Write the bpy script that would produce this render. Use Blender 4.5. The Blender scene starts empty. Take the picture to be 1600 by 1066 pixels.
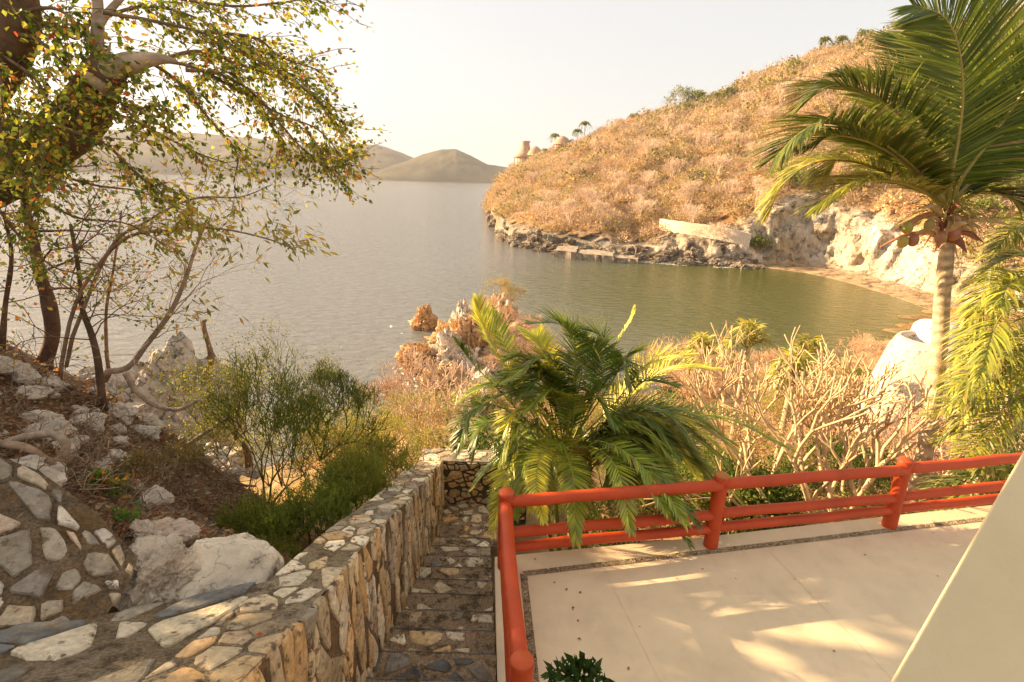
import bpy, math, numpy as np
from mathutils import Matrix, Vector
R_ = math.radians
sc = bpy.context.scene
col = sc.collection
# ------------------------------------------------------------------ camera
CH = 4.1                      # camera height above the terrace (terrace z = 0)
ZW = -10.9                    # sea level
F, PITCH, ROLL = 800.0, 17.6, 1.6
cd = bpy.data.cameras.new('camera'); cam = bpy.data.objects.new('camera', cd); col.objects.link(cam)
cd.sensor_width = 36; cd.lens = 36*F/1600; cd.clip_start = .05; cd.clip_end = 20000
CM = Matrix.Rotation(R_(90-PITCH), 3, 'X') @ Matrix.Rotation(R_(ROLL), 3, 'Z')
cam.matrix_world = Matrix.Translation((0, 0, CH)) @ CM.to_4x4()
sc.camera = cam
# ------------------------------------------------------------------ sky and sun
SUN_AZ = R_(-70)              # from +Y towards +X ; the sun stands left and a little ahead
SUN_EL = R_(21)
w = bpy.data.worlds.new('World'); sc.world = w; w.use_nodes = True
nt = w.node_tree; bg = nt.nodes['Background']
sky = nt.nodes.new('ShaderNodeTexSky'); sky.sky_type = 'NISHITA'; sky.sun_disc = False
sky.sun_elevation = SUN_EL; sky.sun_rotation = SUN_AZ; sky.dust_density = 3.0; sky.air_density = 1.0; sky.ozone_density = 1.0
mx = nt.nodes.new('ShaderNodeMix'); mx.data_type = 'RGBA'; mx.blend_type = 'MULTIPLY'; mx.inputs[0].default_value = 1
mx.inputs[7].default_value = (1.0, .87, .82, 1)
nt.links.new(sky.outputs[0], mx.inputs[6]); ad = nt.nodes.new('ShaderNodeMix'); ad.data_type = 'RGBA'; ad.inputs[0].default_value = .80; ad.inputs[7].default_value = (2.75, 2.66, 2.5, 1)   # milky veil of high haze
nt.links.new(mx.outputs[2], ad.inputs[6]); nt.links.new(ad.outputs[2], bg.inputs[0]); bg.inputs[1].default_value = .102
sl = bpy.data.lights.new('sun', 'SUN'); sl.energy = 4.6; sl.angle = R_(.4); sl.color = (1, .72, .41)
so = bpy.data.objects.new('sun', sl); col.objects.link(so)
SD = Vector((math.sin(SUN_AZ)*math.cos(SUN_EL), math.cos(SUN_AZ)*math.cos(SUN_EL), math.sin(SUN_EL)))
so.rotation_euler = SD.to_track_quat('Z', 'Y').to_euler(); so.location = (-30, 10, 40)
vs = sc.view_settings; vs.view_transform = 'Standard'; vs.look = 'None'; vs.exposure = 1.74; vs.gamma = 1; vs.use_curve_mapping = False
sc.cycles.max_bounces = 6; sc.cycles.transparent_max_bounces = 8
sc.cycles.volume_bounces = 0
# ------------------------------------------------------------------ helpers
rg = np.random.default_rng(7)
A = np.array
M3 = np.array(CM)
def ray(px, py):
    return M3 @ A([(px-800)/F, (533-py)/F, -1.0])
def at(px, py, Y):            # point seen at a pixel of the photograph, Y metres ahead
    v = ray(px, py); v = v*(Y/v[1]); return v+A([0, 0, CH])
def onz(px, py, z):           # point on the level z
    v = ray(px, py); v = v*((z-CH)/v[2]); return v+A([0, 0, CH])
def nrm(v):
    v = np.asarray(v, float); return v/np.maximum(np.linalg.norm(v, axis=-1, keepdims=True), 1e-9)
def _h(i, j, k, s):
    n = (i*374761393+j*668265263+k*2147483647+s*1274126177) & 0xffffffff
    n = ((n ^ (n >> 13))*1274126177) & 0xffffffff
    n = ((n ^ (n >> 16))*2246822519) & 0xffffffff
    return (n & 0xffff)/32767.5-1
def noise(P, s=0):
    P = np.asarray(P, float); I = np.floor(P).astype(np.int64); f = P-I; f = f*f*(3-2*f)
    r = 0
    for a in (0, 1):
        for b in (0, 1):
            for c in (0, 1):
                wt = (f[..., 0] if a else 1-f[..., 0])*(f[..., 1] if b else 1-f[..., 1])*(f[..., 2] if c else 1-f[..., 2])
                r = r+wt*_h(I[..., 0]+a, I[..., 1]+b, I[..., 2]+c, s)
    return r
def fbm(P, o=4, s=0):
    P = np.asarray(P, float); r = 0; a = 1.; t = 0
    for k in range(o):
        r = r+a*noise(P*2**k+k*17.3, s+k); t += a; a *= .5
    return r/t
class G:
    """collects vertices, faces and vertex colours; build() links them as ONE mesh object"""
    def __init__(s): s.v = []; s.c = []; s.f = {3: [], 4: []}; s.ng = []; s.n = 0
    def add(s, V, Fs, C=(1, 1, 1)):
        V = np.asarray(V, float).reshape(-1, 3); Fs = np.asarray(Fs)
        C = np.asarray(C, float); C = np.broadcast_to(C, (len(V), 3)) if C.ndim == 1 else C
        if len(V) == 0: return
        s.v.append(V); s.c.append(C); s.f[Fs.shape[1]].append(Fs+s.n); s.n += len(V)
    def poly(s, V, loops, C=(1, 1, 1)):
        V = np.asarray(V, float); s.v.append(V); s.c.append(np.broadcast_to(A(C, float), (len(V), 3)))
        for l in loops: s.ng.append([i+s.n for i in l])
        s.n += len(V)
    def tube(s, P, r, n=7, C=(1, 1, 1), cap=True):
        P = np.asarray(P, float); r = np.broadcast_to(np.asarray(r, float), (len(P),))
        T = nrm(np.gradient(P, axis=0)); ref = A([0, 0, 1.]) if abs(T[0, 2]) < .9 else A([1., 0, 0])
        U = [nrm(np.cross(T[0], ref))]
        for t in T[1:]:
            u = U[-1]-t*np.dot(U[-1], t); U.append(nrm(u))
        U = A(U); W = np.cross(T, U); a = np.arange(n)*2*np.pi/n
        V = P[:, None]+r[:, None, None]*(np.cos(a)[None, :, None]*U[:, None]+np.sin(a)[None, :, None]*W[:, None])
        m = len(P); i = np.arange(m-1)[:, None]*n; j = np.arange(n)[None]; k = (j+1) % n
        Q = np.stack([i+j, i+k, i+n+k, i+n+j], -1).reshape(-1, 4)
        C = np.asarray(C, float)
        if C.ndim == 2: C = np.repeat(C, n, 0)
        s.add(V.reshape(-1, 3), Q, C)
        if cap: s.ng.append([s.n-n+q for q in range(n)]); s.ng.append([s.n-m*n+q for q in range(n)][::-1])
    def segs(s, S, n=5, C=(1, 1, 1)):
        """S: (N,8) p0,p1,r0,r1 straight tapered sticks, all at once"""
        S = np.asarray(S, float); N = len(S)
        if not N: return
        p0, p1 = S[:, :3], S[:, 3:6]; T = nrm(p1-p0)
        ref = np.where(np.abs(T[:, 2:3]) < .9, A([[0, 0, 1.]]), A([[1., 0, 0]])); U = nrm(np.cross(T, ref)); W = np.cross(T, U)
        a = np.arange(n)*2*np.pi/n; ca, sa = np.cos(a)[None, :, None], np.sin(a)[None, :, None]
        ring = ca*U[:, None]+sa*W[:, None]
        V = np.concatenate([p0[:, None]+ring*S[:, 6, None, None], p1[:, None]+ring*S[:, 7, None, None]], 1)
        j = np.arange(n); q = np.stack([j, (j+1) % n, n+(j+1) % n, n+j], -1)
        Q = (q[None]+np.arange(N)[:, None, None]*2*n).reshape(-1, 4)
        C = np.asarray(C, float)
        if C.ndim == 2: C = np.repeat(C, 2*n, 0)
        s.add(V.reshape(-1, 3), Q, C)
    def leaves(s, P, D, Nn, L, Wd, C, fold=.25, long=False):
        P = np.asarray(P, float); N = len(P); D = nrm(D); Nn = np.asarray(Nn, float)
        S = nrm(np.cross(D, Nn)); Nn = np.cross(S, D); L = np.broadcast_to(L, (N,))[:, None]; Wd = np.broadcast_to(Wd, (N,))[:, None]
        up = Nn*fold*Wd
        if long:
            m = P+D*L*.5
            V = np.stack([P, m+S*Wd*.5+up, P+D*L-Nn*L*.15, m-S*Wd*.5+up, m], 1)
        else:
            V = np.stack([P, P+D*L*.45+S*Wd*.5+up, P+D*L, P+D*L*.45-S*Wd*.5+up, P+D*L*.5], 1)
        t = A([[0, 1, 4], [1, 2, 4], [2, 3, 4], [3, 0, 4]]); Fs = (t[None]+np.arange(N)[:, None, None]*5).reshape(-1, 3)
        C = np.asarray(C, float)
        if C.ndim == 2: C = np.repeat(C, 5, 0)
        s.add(V.reshape(-1, 3), Fs, C)
    def build(s, name, mat, parent=None, smooth=True, origin=None):
        V = np.concatenate(s.v) if s.v else np.zeros((0, 3)); C = np.concatenate(s.c) if s.c else np.zeros((0, 3))
        o0 = A(origin, float) if origin is not None else A([0, 0, 0.])
        me = bpy.data.meshes.new(name); V = V-o0
        idx = []; cnt = []
        for k in (3, 4):
            if s.f[k]:
                a = np.concatenate(s.f[k]); idx.append(a.reshape(-1)); cnt.append(np.full(len(a), k))
        for l in s.ng: idx.append(A(l)); cnt.append(A([len(l)]))
        idx = np.concatenate(idx).astype(np.int32); cnt = np.concatenate(cnt).astype(np.int32)
        me.vertices.add(len(V)); me.vertices.foreach_set('co', V.reshape(-1).astype(np.float32))
        me.loops.add(len(idx)); me.loops.foreach_set('vertex_index', idx)
        me.polygons.add(len(cnt)); st = np.concatenate([[0], np.cumsum(cnt)[:-1]]).astype(np.int32)
        me.polygons.foreach_set('loop_start', st); me.polygons.foreach_set('loop_total', cnt)
        me.polygons.foreach_set('use_smooth', np.full(len(cnt), smooth))
        at_ = me.color_attributes.new('tint', 'FLOAT_COLOR', 'POINT')
        at_.data.foreach_set('color', np.concatenate([C, np.ones((len(C), 1))], 1).reshape(-1).astype(np.float32))
        me.update(); me.validate(); me.materials.append(mat)
        o = bpy.data.objects.new(name, me); col.objects.link(o)
        if parent is not None:
            pw = A(parent.location)+(A(parent.parent.location) if parent.parent else 0); o.parent = parent; o.location = o0-pw
        else: o.location = o0
        return o
def tag(o, label=None, cat=None, group=None, kind=None):
    if label: o['label'] = label
    if cat: o['category'] = cat
    if group: o['group'] = group
    if kind: o['kind'] = kind
    return o
def empty(name, loc, label, cat, group=None):
    o = bpy.data.objects.new(name, None); o.empty_display_size = .2; col.objects.link(o); o.location = tuple(loc)
    return tag(o, label, cat, group)
def copy_tree(o, parent=None):
    c = o.copy(); col.objects.link(c); c.parent = parent
    for ch in o.children: copy_tree(ch, c)
    return c
def grid(nu, nv):
    i = np.arange(nu-1)[:, None]*nv; j = np.arange(nv-1)[None]
    return np.stack([i+j, i+nv+j, i+nv+j+1, i+j+1], -1).reshape(-1, 4)
def bez(P, n=24):
    """smooth curve through control points"""
    P = np.asarray(P, float); m = len(P); t = np.linspace(0, m-1, n); out = []
    E = np.vstack([2*P[0]-P[1], P, 2*P[-1]-P[-2]])
    for u in t:
        i = min(int(u), m-2); f = u-i; a, b, c, d = E[i:i+4]
        out.append(.5*((2*b)+(c-a)*f+(2*a-5*b+4*c-d)*f*f+(3*b-a-3*c+d)*f**3))
    return A(out)
# ------------------------------------------------------------------ materials
def mat(name, rough=.8, spec=.25, tint=True, base=(.5, .5, .5), trans=0, var=.25, nscale=6, bump=0, bscale=20, second=None, smask=(.45, .6), mscale=3, detail=6, bdist=.02, crack=0, cw=.035, cstr=.6):
    m = bpy.data.materials.new(name); m.use_nodes = True; t = m.node_tree; N = t.nodes; L = t.links
    p = N['Principled BSDF']; p.inputs['Roughness'].default_value = rough; p.inputs['Specular IOR Level'].default_value = spec
    tc = N.new('ShaderNodeTexCoord')
    if tint:
        a = N.new('ShaderNodeAttribute'); a.attribute_name = 'tint'; c = a.outputs['Color']
    else:
        a = N.new('ShaderNodeRGB'); a.outputs[0].default_value = (*base, 1); c = a.outputs[0]
    if second is not None:
        n2 = N.new('ShaderNodeTexNoise'); n2.inputs['Scale'].default_value = mscale; n2.inputs['Detail'].default_value = detail; n2.inputs['Roughness'].default_value = .65
        L.new(tc.outputs['Object'], n2.inputs['Vector'])
        mr = N.new('ShaderNodeMapRange'); mr.inputs[1].default_value, mr.inputs[2].default_value = smask; L.new(n2.outputs[0], mr.inputs[0])
        x = N.new('ShaderNodeMix'); x.data_type = 'RGBA'; L.new(mr.outputs[0], x.inputs[0]); L.new(c, x.inputs[6]); x.inputs[7].default_value = (*second, 1); c = x.outputs[2]
    if var:
        n = N.new('ShaderNodeTexNoise'); n.inputs['Scale'].default_value = nscale; n.inputs['Detail'].default_value = 8; n.inputs['Roughness'].default_value = .6
        L.new(tc.outputs['Object'], n.inputs['Vector'])
        mr = N.new('ShaderNodeMapRange'); mr.inputs[1].default_value = .3; mr.inputs[2].default_value = .7; mr.inputs[3].default_value = 1-var; mr.inputs[4].default_value = 1+var
        L.new(n.outputs[0], mr.inputs[0])
        x = N.new('ShaderNodeMix'); x.data_type = 'RGBA'; x.blend_type = 'MULTIPLY'; x.inputs[0].default_value = 1
        L.new(c, x.inputs[6]); L.new(mr.outputs[0], x.inputs[7]); c = x.outputs[2]
    cf = None
    if crack:
        nd = N.new('ShaderNodeTexNoise'); nd.inputs['Scale'].default_value = crack*1.3; nd.inputs['Detail'].default_value = 6; L.new(tc.outputs['Object'], nd.inputs['Vector'])
        va = N.new('ShaderNodeVectorMath'); va.operation = 'MULTIPLY_ADD'; va.inputs[1].default_value = (1.8/crack,)*3; L.new(nd.outputs['Color'], va.inputs[0]); L.new(tc.outputs['Object'], va.inputs[2])
        vo = N.new('ShaderNodeTexVoronoi'); vo.feature = 'DISTANCE_TO_EDGE'; vo.inputs['Scale'].default_value = crack; L.new(va.outputs[0], vo.inputs['Vector'])
        cm = N.new('ShaderNodeMapRange'); cm.inputs[1].default_value = 0; cm.inputs[2].default_value = cw; 
        nk = N.new('ShaderNodeTexNoise'); nk.inputs['Scale'].default_value = crack*.8; nk.inputs['Detail'].default_value = 4; L.new(tc.outputs['Object'], nk.inputs['Vector'])
        km = N.new('ShaderNodeMapRange'); km.inputs[1].default_value = .42; km.inputs[2].default_value = .58; L.new(nk.outputs[0], km.inputs[0]); mm_ = N.new('ShaderNodeMath'); mm_.operation = 'MAXIMUM'
        L.new(vo.outputs['Distance'], cm.inputs[0]); L.new(cm.outputs[0], mm_.inputs[0]); L.new(km.outputs[0], mm_.inputs[1]); cf = mm_.outputs[0]
        cd_ = N.new('ShaderNodeMapRange'); cd_.inputs[3].default_value = 1-cstr; L.new(cf, cd_.inputs[0])
        x = N.new('ShaderNodeMix'); x.data_type = 'RGBA'; x.blend_type = 'MULTIPLY'; x.inputs[0].default_value = 1; L.new(c, x.inputs[6]); L.new(cd_.outputs[0], x.inputs[7]); c = x.outputs[2]
    L.new(c, p.inputs['Base Color'])
    if bump:
        n = N.new('ShaderNodeTexNoise'); n.inputs['Scale'].default_value = bscale; n.inputs['Detail'].default_value = 10; n.inputs['Roughness'].default_value = .65
        L.new(tc.outputs['Object'], n.inputs['Vector'])
        b = N.new('ShaderNodeBump'); b.inputs['Strength'].default_value = bump; b.inputs['Distance'].default_value = bdist
        hh_ = n.outputs[0]
        if cf is not None:
            ma = N.new('ShaderNodeMath'); ma.operation = 'MULTIPLY_ADD'; ma.inputs[1].default_value = .5; L.new(cf, ma.inputs[0]); L.new(hh_, ma.inputs[2]); hh_ = ma.outputs[0]
        L.new(hh_, b.inputs['Height']); L.new(b.outputs[0], p.inputs['Normal'])
    if trans:
        tr = N.new('ShaderNodeBsdfTranslucent'); ms = N.new('ShaderNodeMixShader'); ms.inputs[0].default_value = trans
        L.new(c, tr.inputs[0]); L.new(p.outputs[0], ms.inputs[1]); L.new(tr.outputs[0], ms.inputs[2])
        L.new(ms.outputs[0], N['Material Output'].inputs[0])
    return m
M_leaf = mat('foliage', .5, .3, trans=.5, var=.15, nscale=3)
M_palm = mat('palm_leaf', .38, .5, trans=.3, var=.15, nscale=3)
M_bark = mat('bark', .85, .2, var=.35, nscale=14, bump=.6, bscale=25, bdist=.02)
M_twig = mat('twig', .8, .2, var=.2, nscale=5)
M_green_twig = mat('green_twig', .6, .3, trans=.3, var=.2, nscale=5)
M_dry = mat('dry_scrub', .9, .1, trans=.25, var=.1, nscale=.3)
M_stone = mat('field_stone', .68, .3, var=.3, nscale=22, bump=.8, bscale=34, bdist=.02, second=(.17, .12, .07), smask=(.54, .62), mscale=12, detail=12)
M_mortar = mat('mortar', .9, .15, var=.5, nscale=60, bump=1, bscale=70, bdist=.03, second=(.14, .10, .06), smask=(.48, .62), mscale=9, detail=12)
M_rock = mat('rock', .8, .2, var=.3, nscale=2.5, bump=.8, bscale=6, bdist=.08, second=(.10, .08, .05), smask=(.52, .66), mscale=3.5, detail=10, crack=.9)
M_rockN = mat('pale_rock', .75, .25, var=.2, nscale=5, bump=.6, bscale=12, bdist=.03, second=(.15, .11, .07), smask=(.55, .66), mscale=5, detail=10, crack=5.5, cw=.022, cstr=.5)
M_rockF = mat('shore_rock', .85, .15, var=.35, nscale=.5, bump=1, bscale=1.2, bdist=.6, second=(.11, .08, .05), smask=(.50, .62), mscale=.45, detail=10)
M_ground = mat('soil', .95, .1, var=.35, nscale=2, bump=.8, bscale=9, bdist=.06)
M_hill = mat('hill_soil', .95, .1, var=.3, nscale=.15, bump=.8, bscale=.8, bdist=.5)
M_paint = mat('red_paint', .5, .3, tint=True, var=.16, nscale=5, bump=.25, bscale=14, bdist=.006, second=(.40, .05, .014), smask=(.42, .72), mscale=5)
M_cream = mat('cream_plaster', .6, .35, tint=True, var=.10, nscale=1.6, second=(.64, .49, .31), smask=(.50, .80), mscale=2.2, bump=.35, bscale=45, bdist=.006)
M_far = mat('far_hill', .95, .05, var=.25, nscale=.012, bump=0)
M_thatch = mat('thatch', .95, .1, var=.3, nscale=2, bump=.6, bscale=6, bdist=.1)
# ------------------------------------------------------------------ sea
def water_mat():
    m = bpy.data.materials.new('sea_water'); m.use_nodes = True; t = m.node_tree; N = t.nodes; L = t.links
    p = N['Principled BSDF']; p.inputs['Roughness'].default_value = .09; p.inputs['IOR'].default_value = 1.33; p.inputs['Specular IOR Level'].default_value = .85
    tc = N.new('ShaderNodeTexCoord'); mp = N.new('ShaderNodeMapping'); mp.inputs['Scale'].default_value = (.55, 1.0, 1); mp.inputs['Rotation'].default_value = (0, 0, R_(12)); L.new(tc.outputs['Object'], mp.inputs[0])
    n1 = N.new('ShaderNodeTexNoise'); n1.inputs['Scale'].default_value = 1.1; n1.inputs['Detail'].default_value = 7; n1.inputs['Roughness'].default_value = .55; n1.inputs['Distortion'].default_value = .3
    n2 = N.new('ShaderNodeTexNoise'); n2.inputs['Scale'].default_value = .12; n2.inputs['Detail'].default_value = 3
    L.new(mp.outputs[0], n1.inputs[0]); L.new(mp.outputs[0], n2.inputs[0])
    b1 = N.new('ShaderNodeBump'); b1.inputs['Strength'].default_value = 1; b1.inputs['Distance'].default_value = .28; L.new(n1.outputs[0], b1.inputs['Height'])
    b2 = N.new('ShaderNodeBump'); b2.inputs['Strength'].default_value = 1; b2.inputs['Distance'].default_value = .12; L.new(n2.outputs[0], b2.inputs['Height']); L.new(b1.outputs[0], b2.inputs['Normal'])
    L.new(b2.outputs[0], p.inputs['Normal'])
    # green shallow water of the cove, greyer deep water outside
    sp = N.new('ShaderNodeVectorMath'); sp.operation = 'DISTANCE'; sp.inputs[1].default_value = (38, 70, 0)
    gp = N.new('ShaderNodeNewGeometry'); sx = N.new('ShaderNodeMapping'); sx.inputs['Scale'].default_value = (1, 1, 0); L.new(gp.outputs['Position'], sx.inputs[0]); L.new(sx.outputs[0], sp.inputs[0])
    mr = N.new('ShaderNodeMapRange'); mr.interpolation_type = 'SMOOTHSTEP'; mr.inputs[1].default_value = 20; mr.inputs[2].default_value = 55; L.new(sp.outputs['Value'], mr.inputs[0])
    x = N.new('ShaderNodeMix'); x.data_type = 'RGBA'; x.inputs[6].default_value = (.070, .080, .006, 1); x.inputs[7].default_value = (.165, .16, .14, 1)
    L.new(mr.outputs[0], x.inputs[0]); L.new(x.outputs[2], p.inputs['Base Color'])
    return m
g = G(); S = 6000
g.add([[-S, -S, ZW], [S, -S, ZW], [S, S, ZW], [-S, S, ZW]], [[0, 1, 2, 3]])
tag(g.build('sea_water', water_mat(), smooth=False), kind='structure')
g = G(); n = 60
# ------------------------------------------------------------------ near ground (thin plate through measured points)
GP = [at(-60, 640, 4.2), at(100, 690, 4.0), at(200, 770, 3.7), at(-60, 520, 5.5), at(60, 560, 6), at(150, 602, 6.2), at(220, 650, 6.2), at(300, 705, 5.7), at(350, 765, 5.2),
      at(380, 850, 4.4), at(-60, 730, 3.1), at(60, 790, 2.9), (-1.8, 3.2, 1.2), (-1.9, 4.2, .45), (-2.1, 5.4, -.3), (-2.6, 6.6, -1.2), (-1.8, 8.5, -1.7), (-3.5, 8, -2.4), (-5, 10, -4.4), (-7, 10.5, -4.2), (-9.5, 10, -2),
      (-12, 12, -4), (-2.5, 12, -2.9), (-4, 14, -4.5), (-12, 18, -8.5), (-14, 25, -12), (-9, 24, -9.5), (-6, 32, -11.5), (-8, 42, -13), (-5, 20, -6.5), (-2, 38, -11.6), (-2, 48, -11.8), (-3, 54, -12.2), (3, 50, -12.6), (-14, 50, -15),
      (0, 6.5, -1.6), (0, 8.2, -2.0), (3, 6.4, -1.6), (6, 7, -1.7), (10, 9, -2.2), (5, 14, -4.6), (12, 20, -6.5), (20, 22, -6.2), (25, 33, -8), (10, 30, -9.3), (7, 42, -12.4), (22, 47, -12.4), (34, 48, -11.3), (46, 50, -9.8), (60, 50, -8),
      (30, 15, -4), (50, 25, -4), (2, 25, -8), (0, 2, -3), (5, 2, -3), (12, 3, -3), (20, 5, -2), (-12, 4, 3.5), (-16, 9, 1.5), (-9, 1, 4), (-9, 5.5, 1.9), (-20, 20, -6), (-25, 30, -14), (-3, -3, 3), (-40, 20, -10), (-40, 50, -18), (20, 62, -15), (40, 62, -12.2), (0, 70, -18), (60, 75, -12), (-2.6, 2.6, 1.8), (-4, 1.5, 2.3)]
GP = A([np.asarray(p, float) for p in GP])
def tps(P):
    K = lambda r: np.where(r > 0, r*r*np.log(np.maximum(r, 1e-9)), 0)
    X = P[:, :2]; n = len(P); D = np.linalg.norm(X[:, None]-X[None], axis=-1)
    Mx = np.zeros((n+3, n+3)); Mx[:n, :n] = K(D)+np.eye(n)*.3; Mx[:n, n] = 1; Mx[:n, n+1:] = X; Mx[n, :n] = 1; Mx[n+1:, :n] = X.T
    c = np.linalg.solve(Mx, np.concatenate([P[:, 2], [0, 0, 0]]))
    def f(Q):
        Q = np.asarray(Q, float); sh = Q.shape[:-1]; Q = Q.reshape(-1, 2); r = np.linalg.norm(Q[:, None]-X[None], axis=-1)
        return (K(r)@c[:n]+c[n]+Q@c[n+1:]).reshape(sh)
    return f
gz0 = tps(GP)
def gz(Q):
    Q = np.asarray(Q, float); d = np.linalg.norm(Q, axis=-1); P3 = np.concatenate([Q, np.zeros(Q.shape[:-1]+(1,))], -1)
    return gz0(Q)+fbm(P3*.6, 4, 3)*np.clip(d*.05, .08, .8)+fbm(P3*3, 3, 5)*.05
def gpt(x, y): return A([x, y, float(gz(A([[x, y]]))[0])])
# near fine grid + coarse far, one sheet with graded spacing
u = np.sign(np.linspace(-1, 1, 260))*np.abs(np.linspace(-1, 1, 260))**1.7
xs = np.where(u < 0, u*45, u*62)-1.5; ys = np.linspace(0, 1, 260)**1.6*78-4
X, Y = np.meshgrid(xs, ys, indexing='ij'); XY = np.stack([X, Y], -1); Z = gz(XY)
# keep the ground below the terrace, the stairs and the parapet
def below(mask, z): 
    global Z
    Z = np.where(mask, np.minimum(Z, z), Z)
below((X > -1.7) & (X < 14) & (Y < 6.0), -1.9)
below((X > -1.5) & (X < .2) & (Y >= 2) & (Y < 8.4), -1.9)
below((X > -6) & (X <= -1.0) & (Y < 2.3), 1.0)
P3 = np.stack([X, Y, Z], -1); k = fbm(P3*.9, 5, 9)[..., None]; k2 = fbm(P3*.35+9, 3, 12)[..., None]
left = np.clip((-X-1)/2, 0, 1)[..., None]*np.clip((14-Y)/5, 0, 1)[..., None]
cA = A([.20, .13, .075])+k*.08+k2*A([.04, .03, .02]); cB = A([.30, .19, .085])+k*.10+k2*A([-.05, .02, -.01])
C = np.clip(cA*left+cB*(1-left), .03, .6)
g = G(); g.add(P3.reshape(-1, 3), grid(len(xs), len(ys)), C.reshape(-1, 3))
tag(g.build('ground', M_ground), kind='structure')
# ------------------------------------------------------------------ headland: polar height field round the bay
#  px column: (shore_y, cliff foot offset m, cliff height m, cliff width m, ridge_y, ridge distance)
HC = [(752, 322, 0, .2, 3, 318, 300), (762, 330, 0, 1, 5, 312, 290), (776, 366, 1, 5, 9, 290, 285), (800, 382, 2, 3.5, 9, 263, 275), (830, 389, 2, 3.2, 9, 252, 265), (860, 395, 2, 3, 8, 240, 257), (900, 400, 2, 2.5, 7, 222, 250),
      (930, 403, 3, 2, 6, 208, 245), (990, 407, 4, 2, 6, 180, 238), (1060, 412, 2, 4, 5, 168, 232), (1130, 416, 1, 5, 5, 130, 226), (1185, 418, 2, 9, 5, 104, 221), (1215, 421, 5, 10.5, 5, 92, 219), (1260, 427, 8, 11, 5, 80, 215), (1300, 436, 9, 9.5, 5, 74, 212), (1340, 447, 9.5, 8, 6, 66, 208),
      (1400, 465, 9, 6, 6, 52, 205), (1450, 484, 9, 5, 6, 42, 200), (1500, 510, 12, 4, 7, 28, 198), (1560, 535, 14, 3, 8, 15, 195), (1700, 600, 16, 3, 10, 5, 190), (1900, 680, 16, 3, 10, 5, 185)]
rows = []
for (px, sy, fo, chh, cw, ry, Rr) in HC:
    a = onz(px, sy, ZW); az = math.atan2(a[0], a[1]); ds = math.hypot(a[0], a[1])
    v = ray(px, ry); zr = CH+Rr*v[2]/math.hypot(v[0], v[1]); rows.append((az, ds, fo, chh, cw, zr, Rr))
rows = A(rows)
def hz(az, d):
    az = np.asarray(az, float); q = [np.interp(az, rows[:, 0], rows[:, i]) for i in range(1, 7)]; ds, fo, ch, cw, zr, Rr = q
    dc = ds+fo; z = ZW+np.where(d < ds, (d-ds)*.25, (d-ds)*.09)
    zf = ZW+fo*.09; t = np.clip((d-dc)/cw, 0, 1); t = t*t*(3-2*t); z = np.where(d > dc, zf+ch*t, z)
    zc = zf+ch; s = np.clip((d-dc-cw)/(Rr-dc-cw), 0, 1); z = np.where(d > dc+cw, zc+(zr-zc)*s**.92, z)
    z = np.where(d > Rr, zr-(d-Rr)*.12-((d-Rr)*.02)**2, z)
    x, y = np.sin(az)*d, np.cos(az)*d; P = np.stack([x, y, z*0], -1)
    amp = np.clip((d-dc)/18, 0, 1)
    z = z+(fbm(P/26, 4, 21)*4.2+np.abs(fbm(P/17, 3, 27))*3)*amp*np.clip((Rr-d)/25, .25, 1)+fbm(P/5, 3, 22)*.8*np.clip((d-dc)/3, 0, 1)
    tip = np.clip((az-rows[0, 0])/(rows[2, 0]-rows[0, 0]), 0, 1)
    return ZW-1+(z-ZW+1)*np.where(az < rows[2, 0], tip**.5, 1)
na, nd = 420, 230
azs = np.linspace(rows[0, 0], rows[-1, 0], na); tt = np.linspace(0, 1, nd)
dsA = np.interp(azs, rows[:, 0], rows[:, 1]); ddt = np.concatenate([np.linspace(-6, 30, 110), 30+np.linspace(0, 1, 121)[1:]**1.5*300])
AZ = azs[:, None]+0*ddt[None]; DD = np.maximum(dsA[:, None]+ddt[None], 5)
ZZ = hz(AZ, DD); HP = np.stack([np.sin(AZ)*DD, np.cos(AZ)*DD, ZZ], -1)
# craggy cliff: shift the rock band sideways with noise
cl = np.clip((ZZ-ZW-.8)/1.5, 0, 1)*np.clip((14-(ZZ-ZW))/3, 0, 1)
rn = fbm(HP/3.5, 5, 31); rn2 = np.abs(fbm(HP/A([4, 4, 7]), 5, 33))
off = (rn*2.4-rn2*4.2+.9)*cl; HP[..., 0] -= np.sin(AZ)*off; HP[..., 1] -= np.cos(AZ)*off
k = fbm(HP/9, 4, 41)[..., None]; cs = np.clip((ZZ-ZW-.5)/.6, 0, 1)[..., None]; ctop = np.clip((ZZ-ZW-9)/4, 0, 1)[..., None]
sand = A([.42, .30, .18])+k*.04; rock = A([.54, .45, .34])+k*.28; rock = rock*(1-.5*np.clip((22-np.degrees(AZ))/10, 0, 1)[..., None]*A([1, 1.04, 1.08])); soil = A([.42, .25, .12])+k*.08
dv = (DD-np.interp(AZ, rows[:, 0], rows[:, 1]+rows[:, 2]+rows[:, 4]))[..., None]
dark = np.exp(-((np.degrees(AZ)-30.5)/3.2)**2)[..., None]*.12  # shade of the cliff turned from the sun, put into the rock colour
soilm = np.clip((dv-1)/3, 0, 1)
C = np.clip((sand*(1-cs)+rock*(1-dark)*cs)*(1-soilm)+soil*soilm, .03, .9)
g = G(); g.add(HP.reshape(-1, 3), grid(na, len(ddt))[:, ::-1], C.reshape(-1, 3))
tag(g.build('headland_hill', mat('headland', .9, .1, var=.3, nscale=.5, bump=.9, bscale=1.3, bdist=.5, second=(.15, .10, .055), smask=(.52, .64), mscale=.55, detail=12, crack=.4, cw=.04, cstr=.4)), kind='structure')
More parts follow.
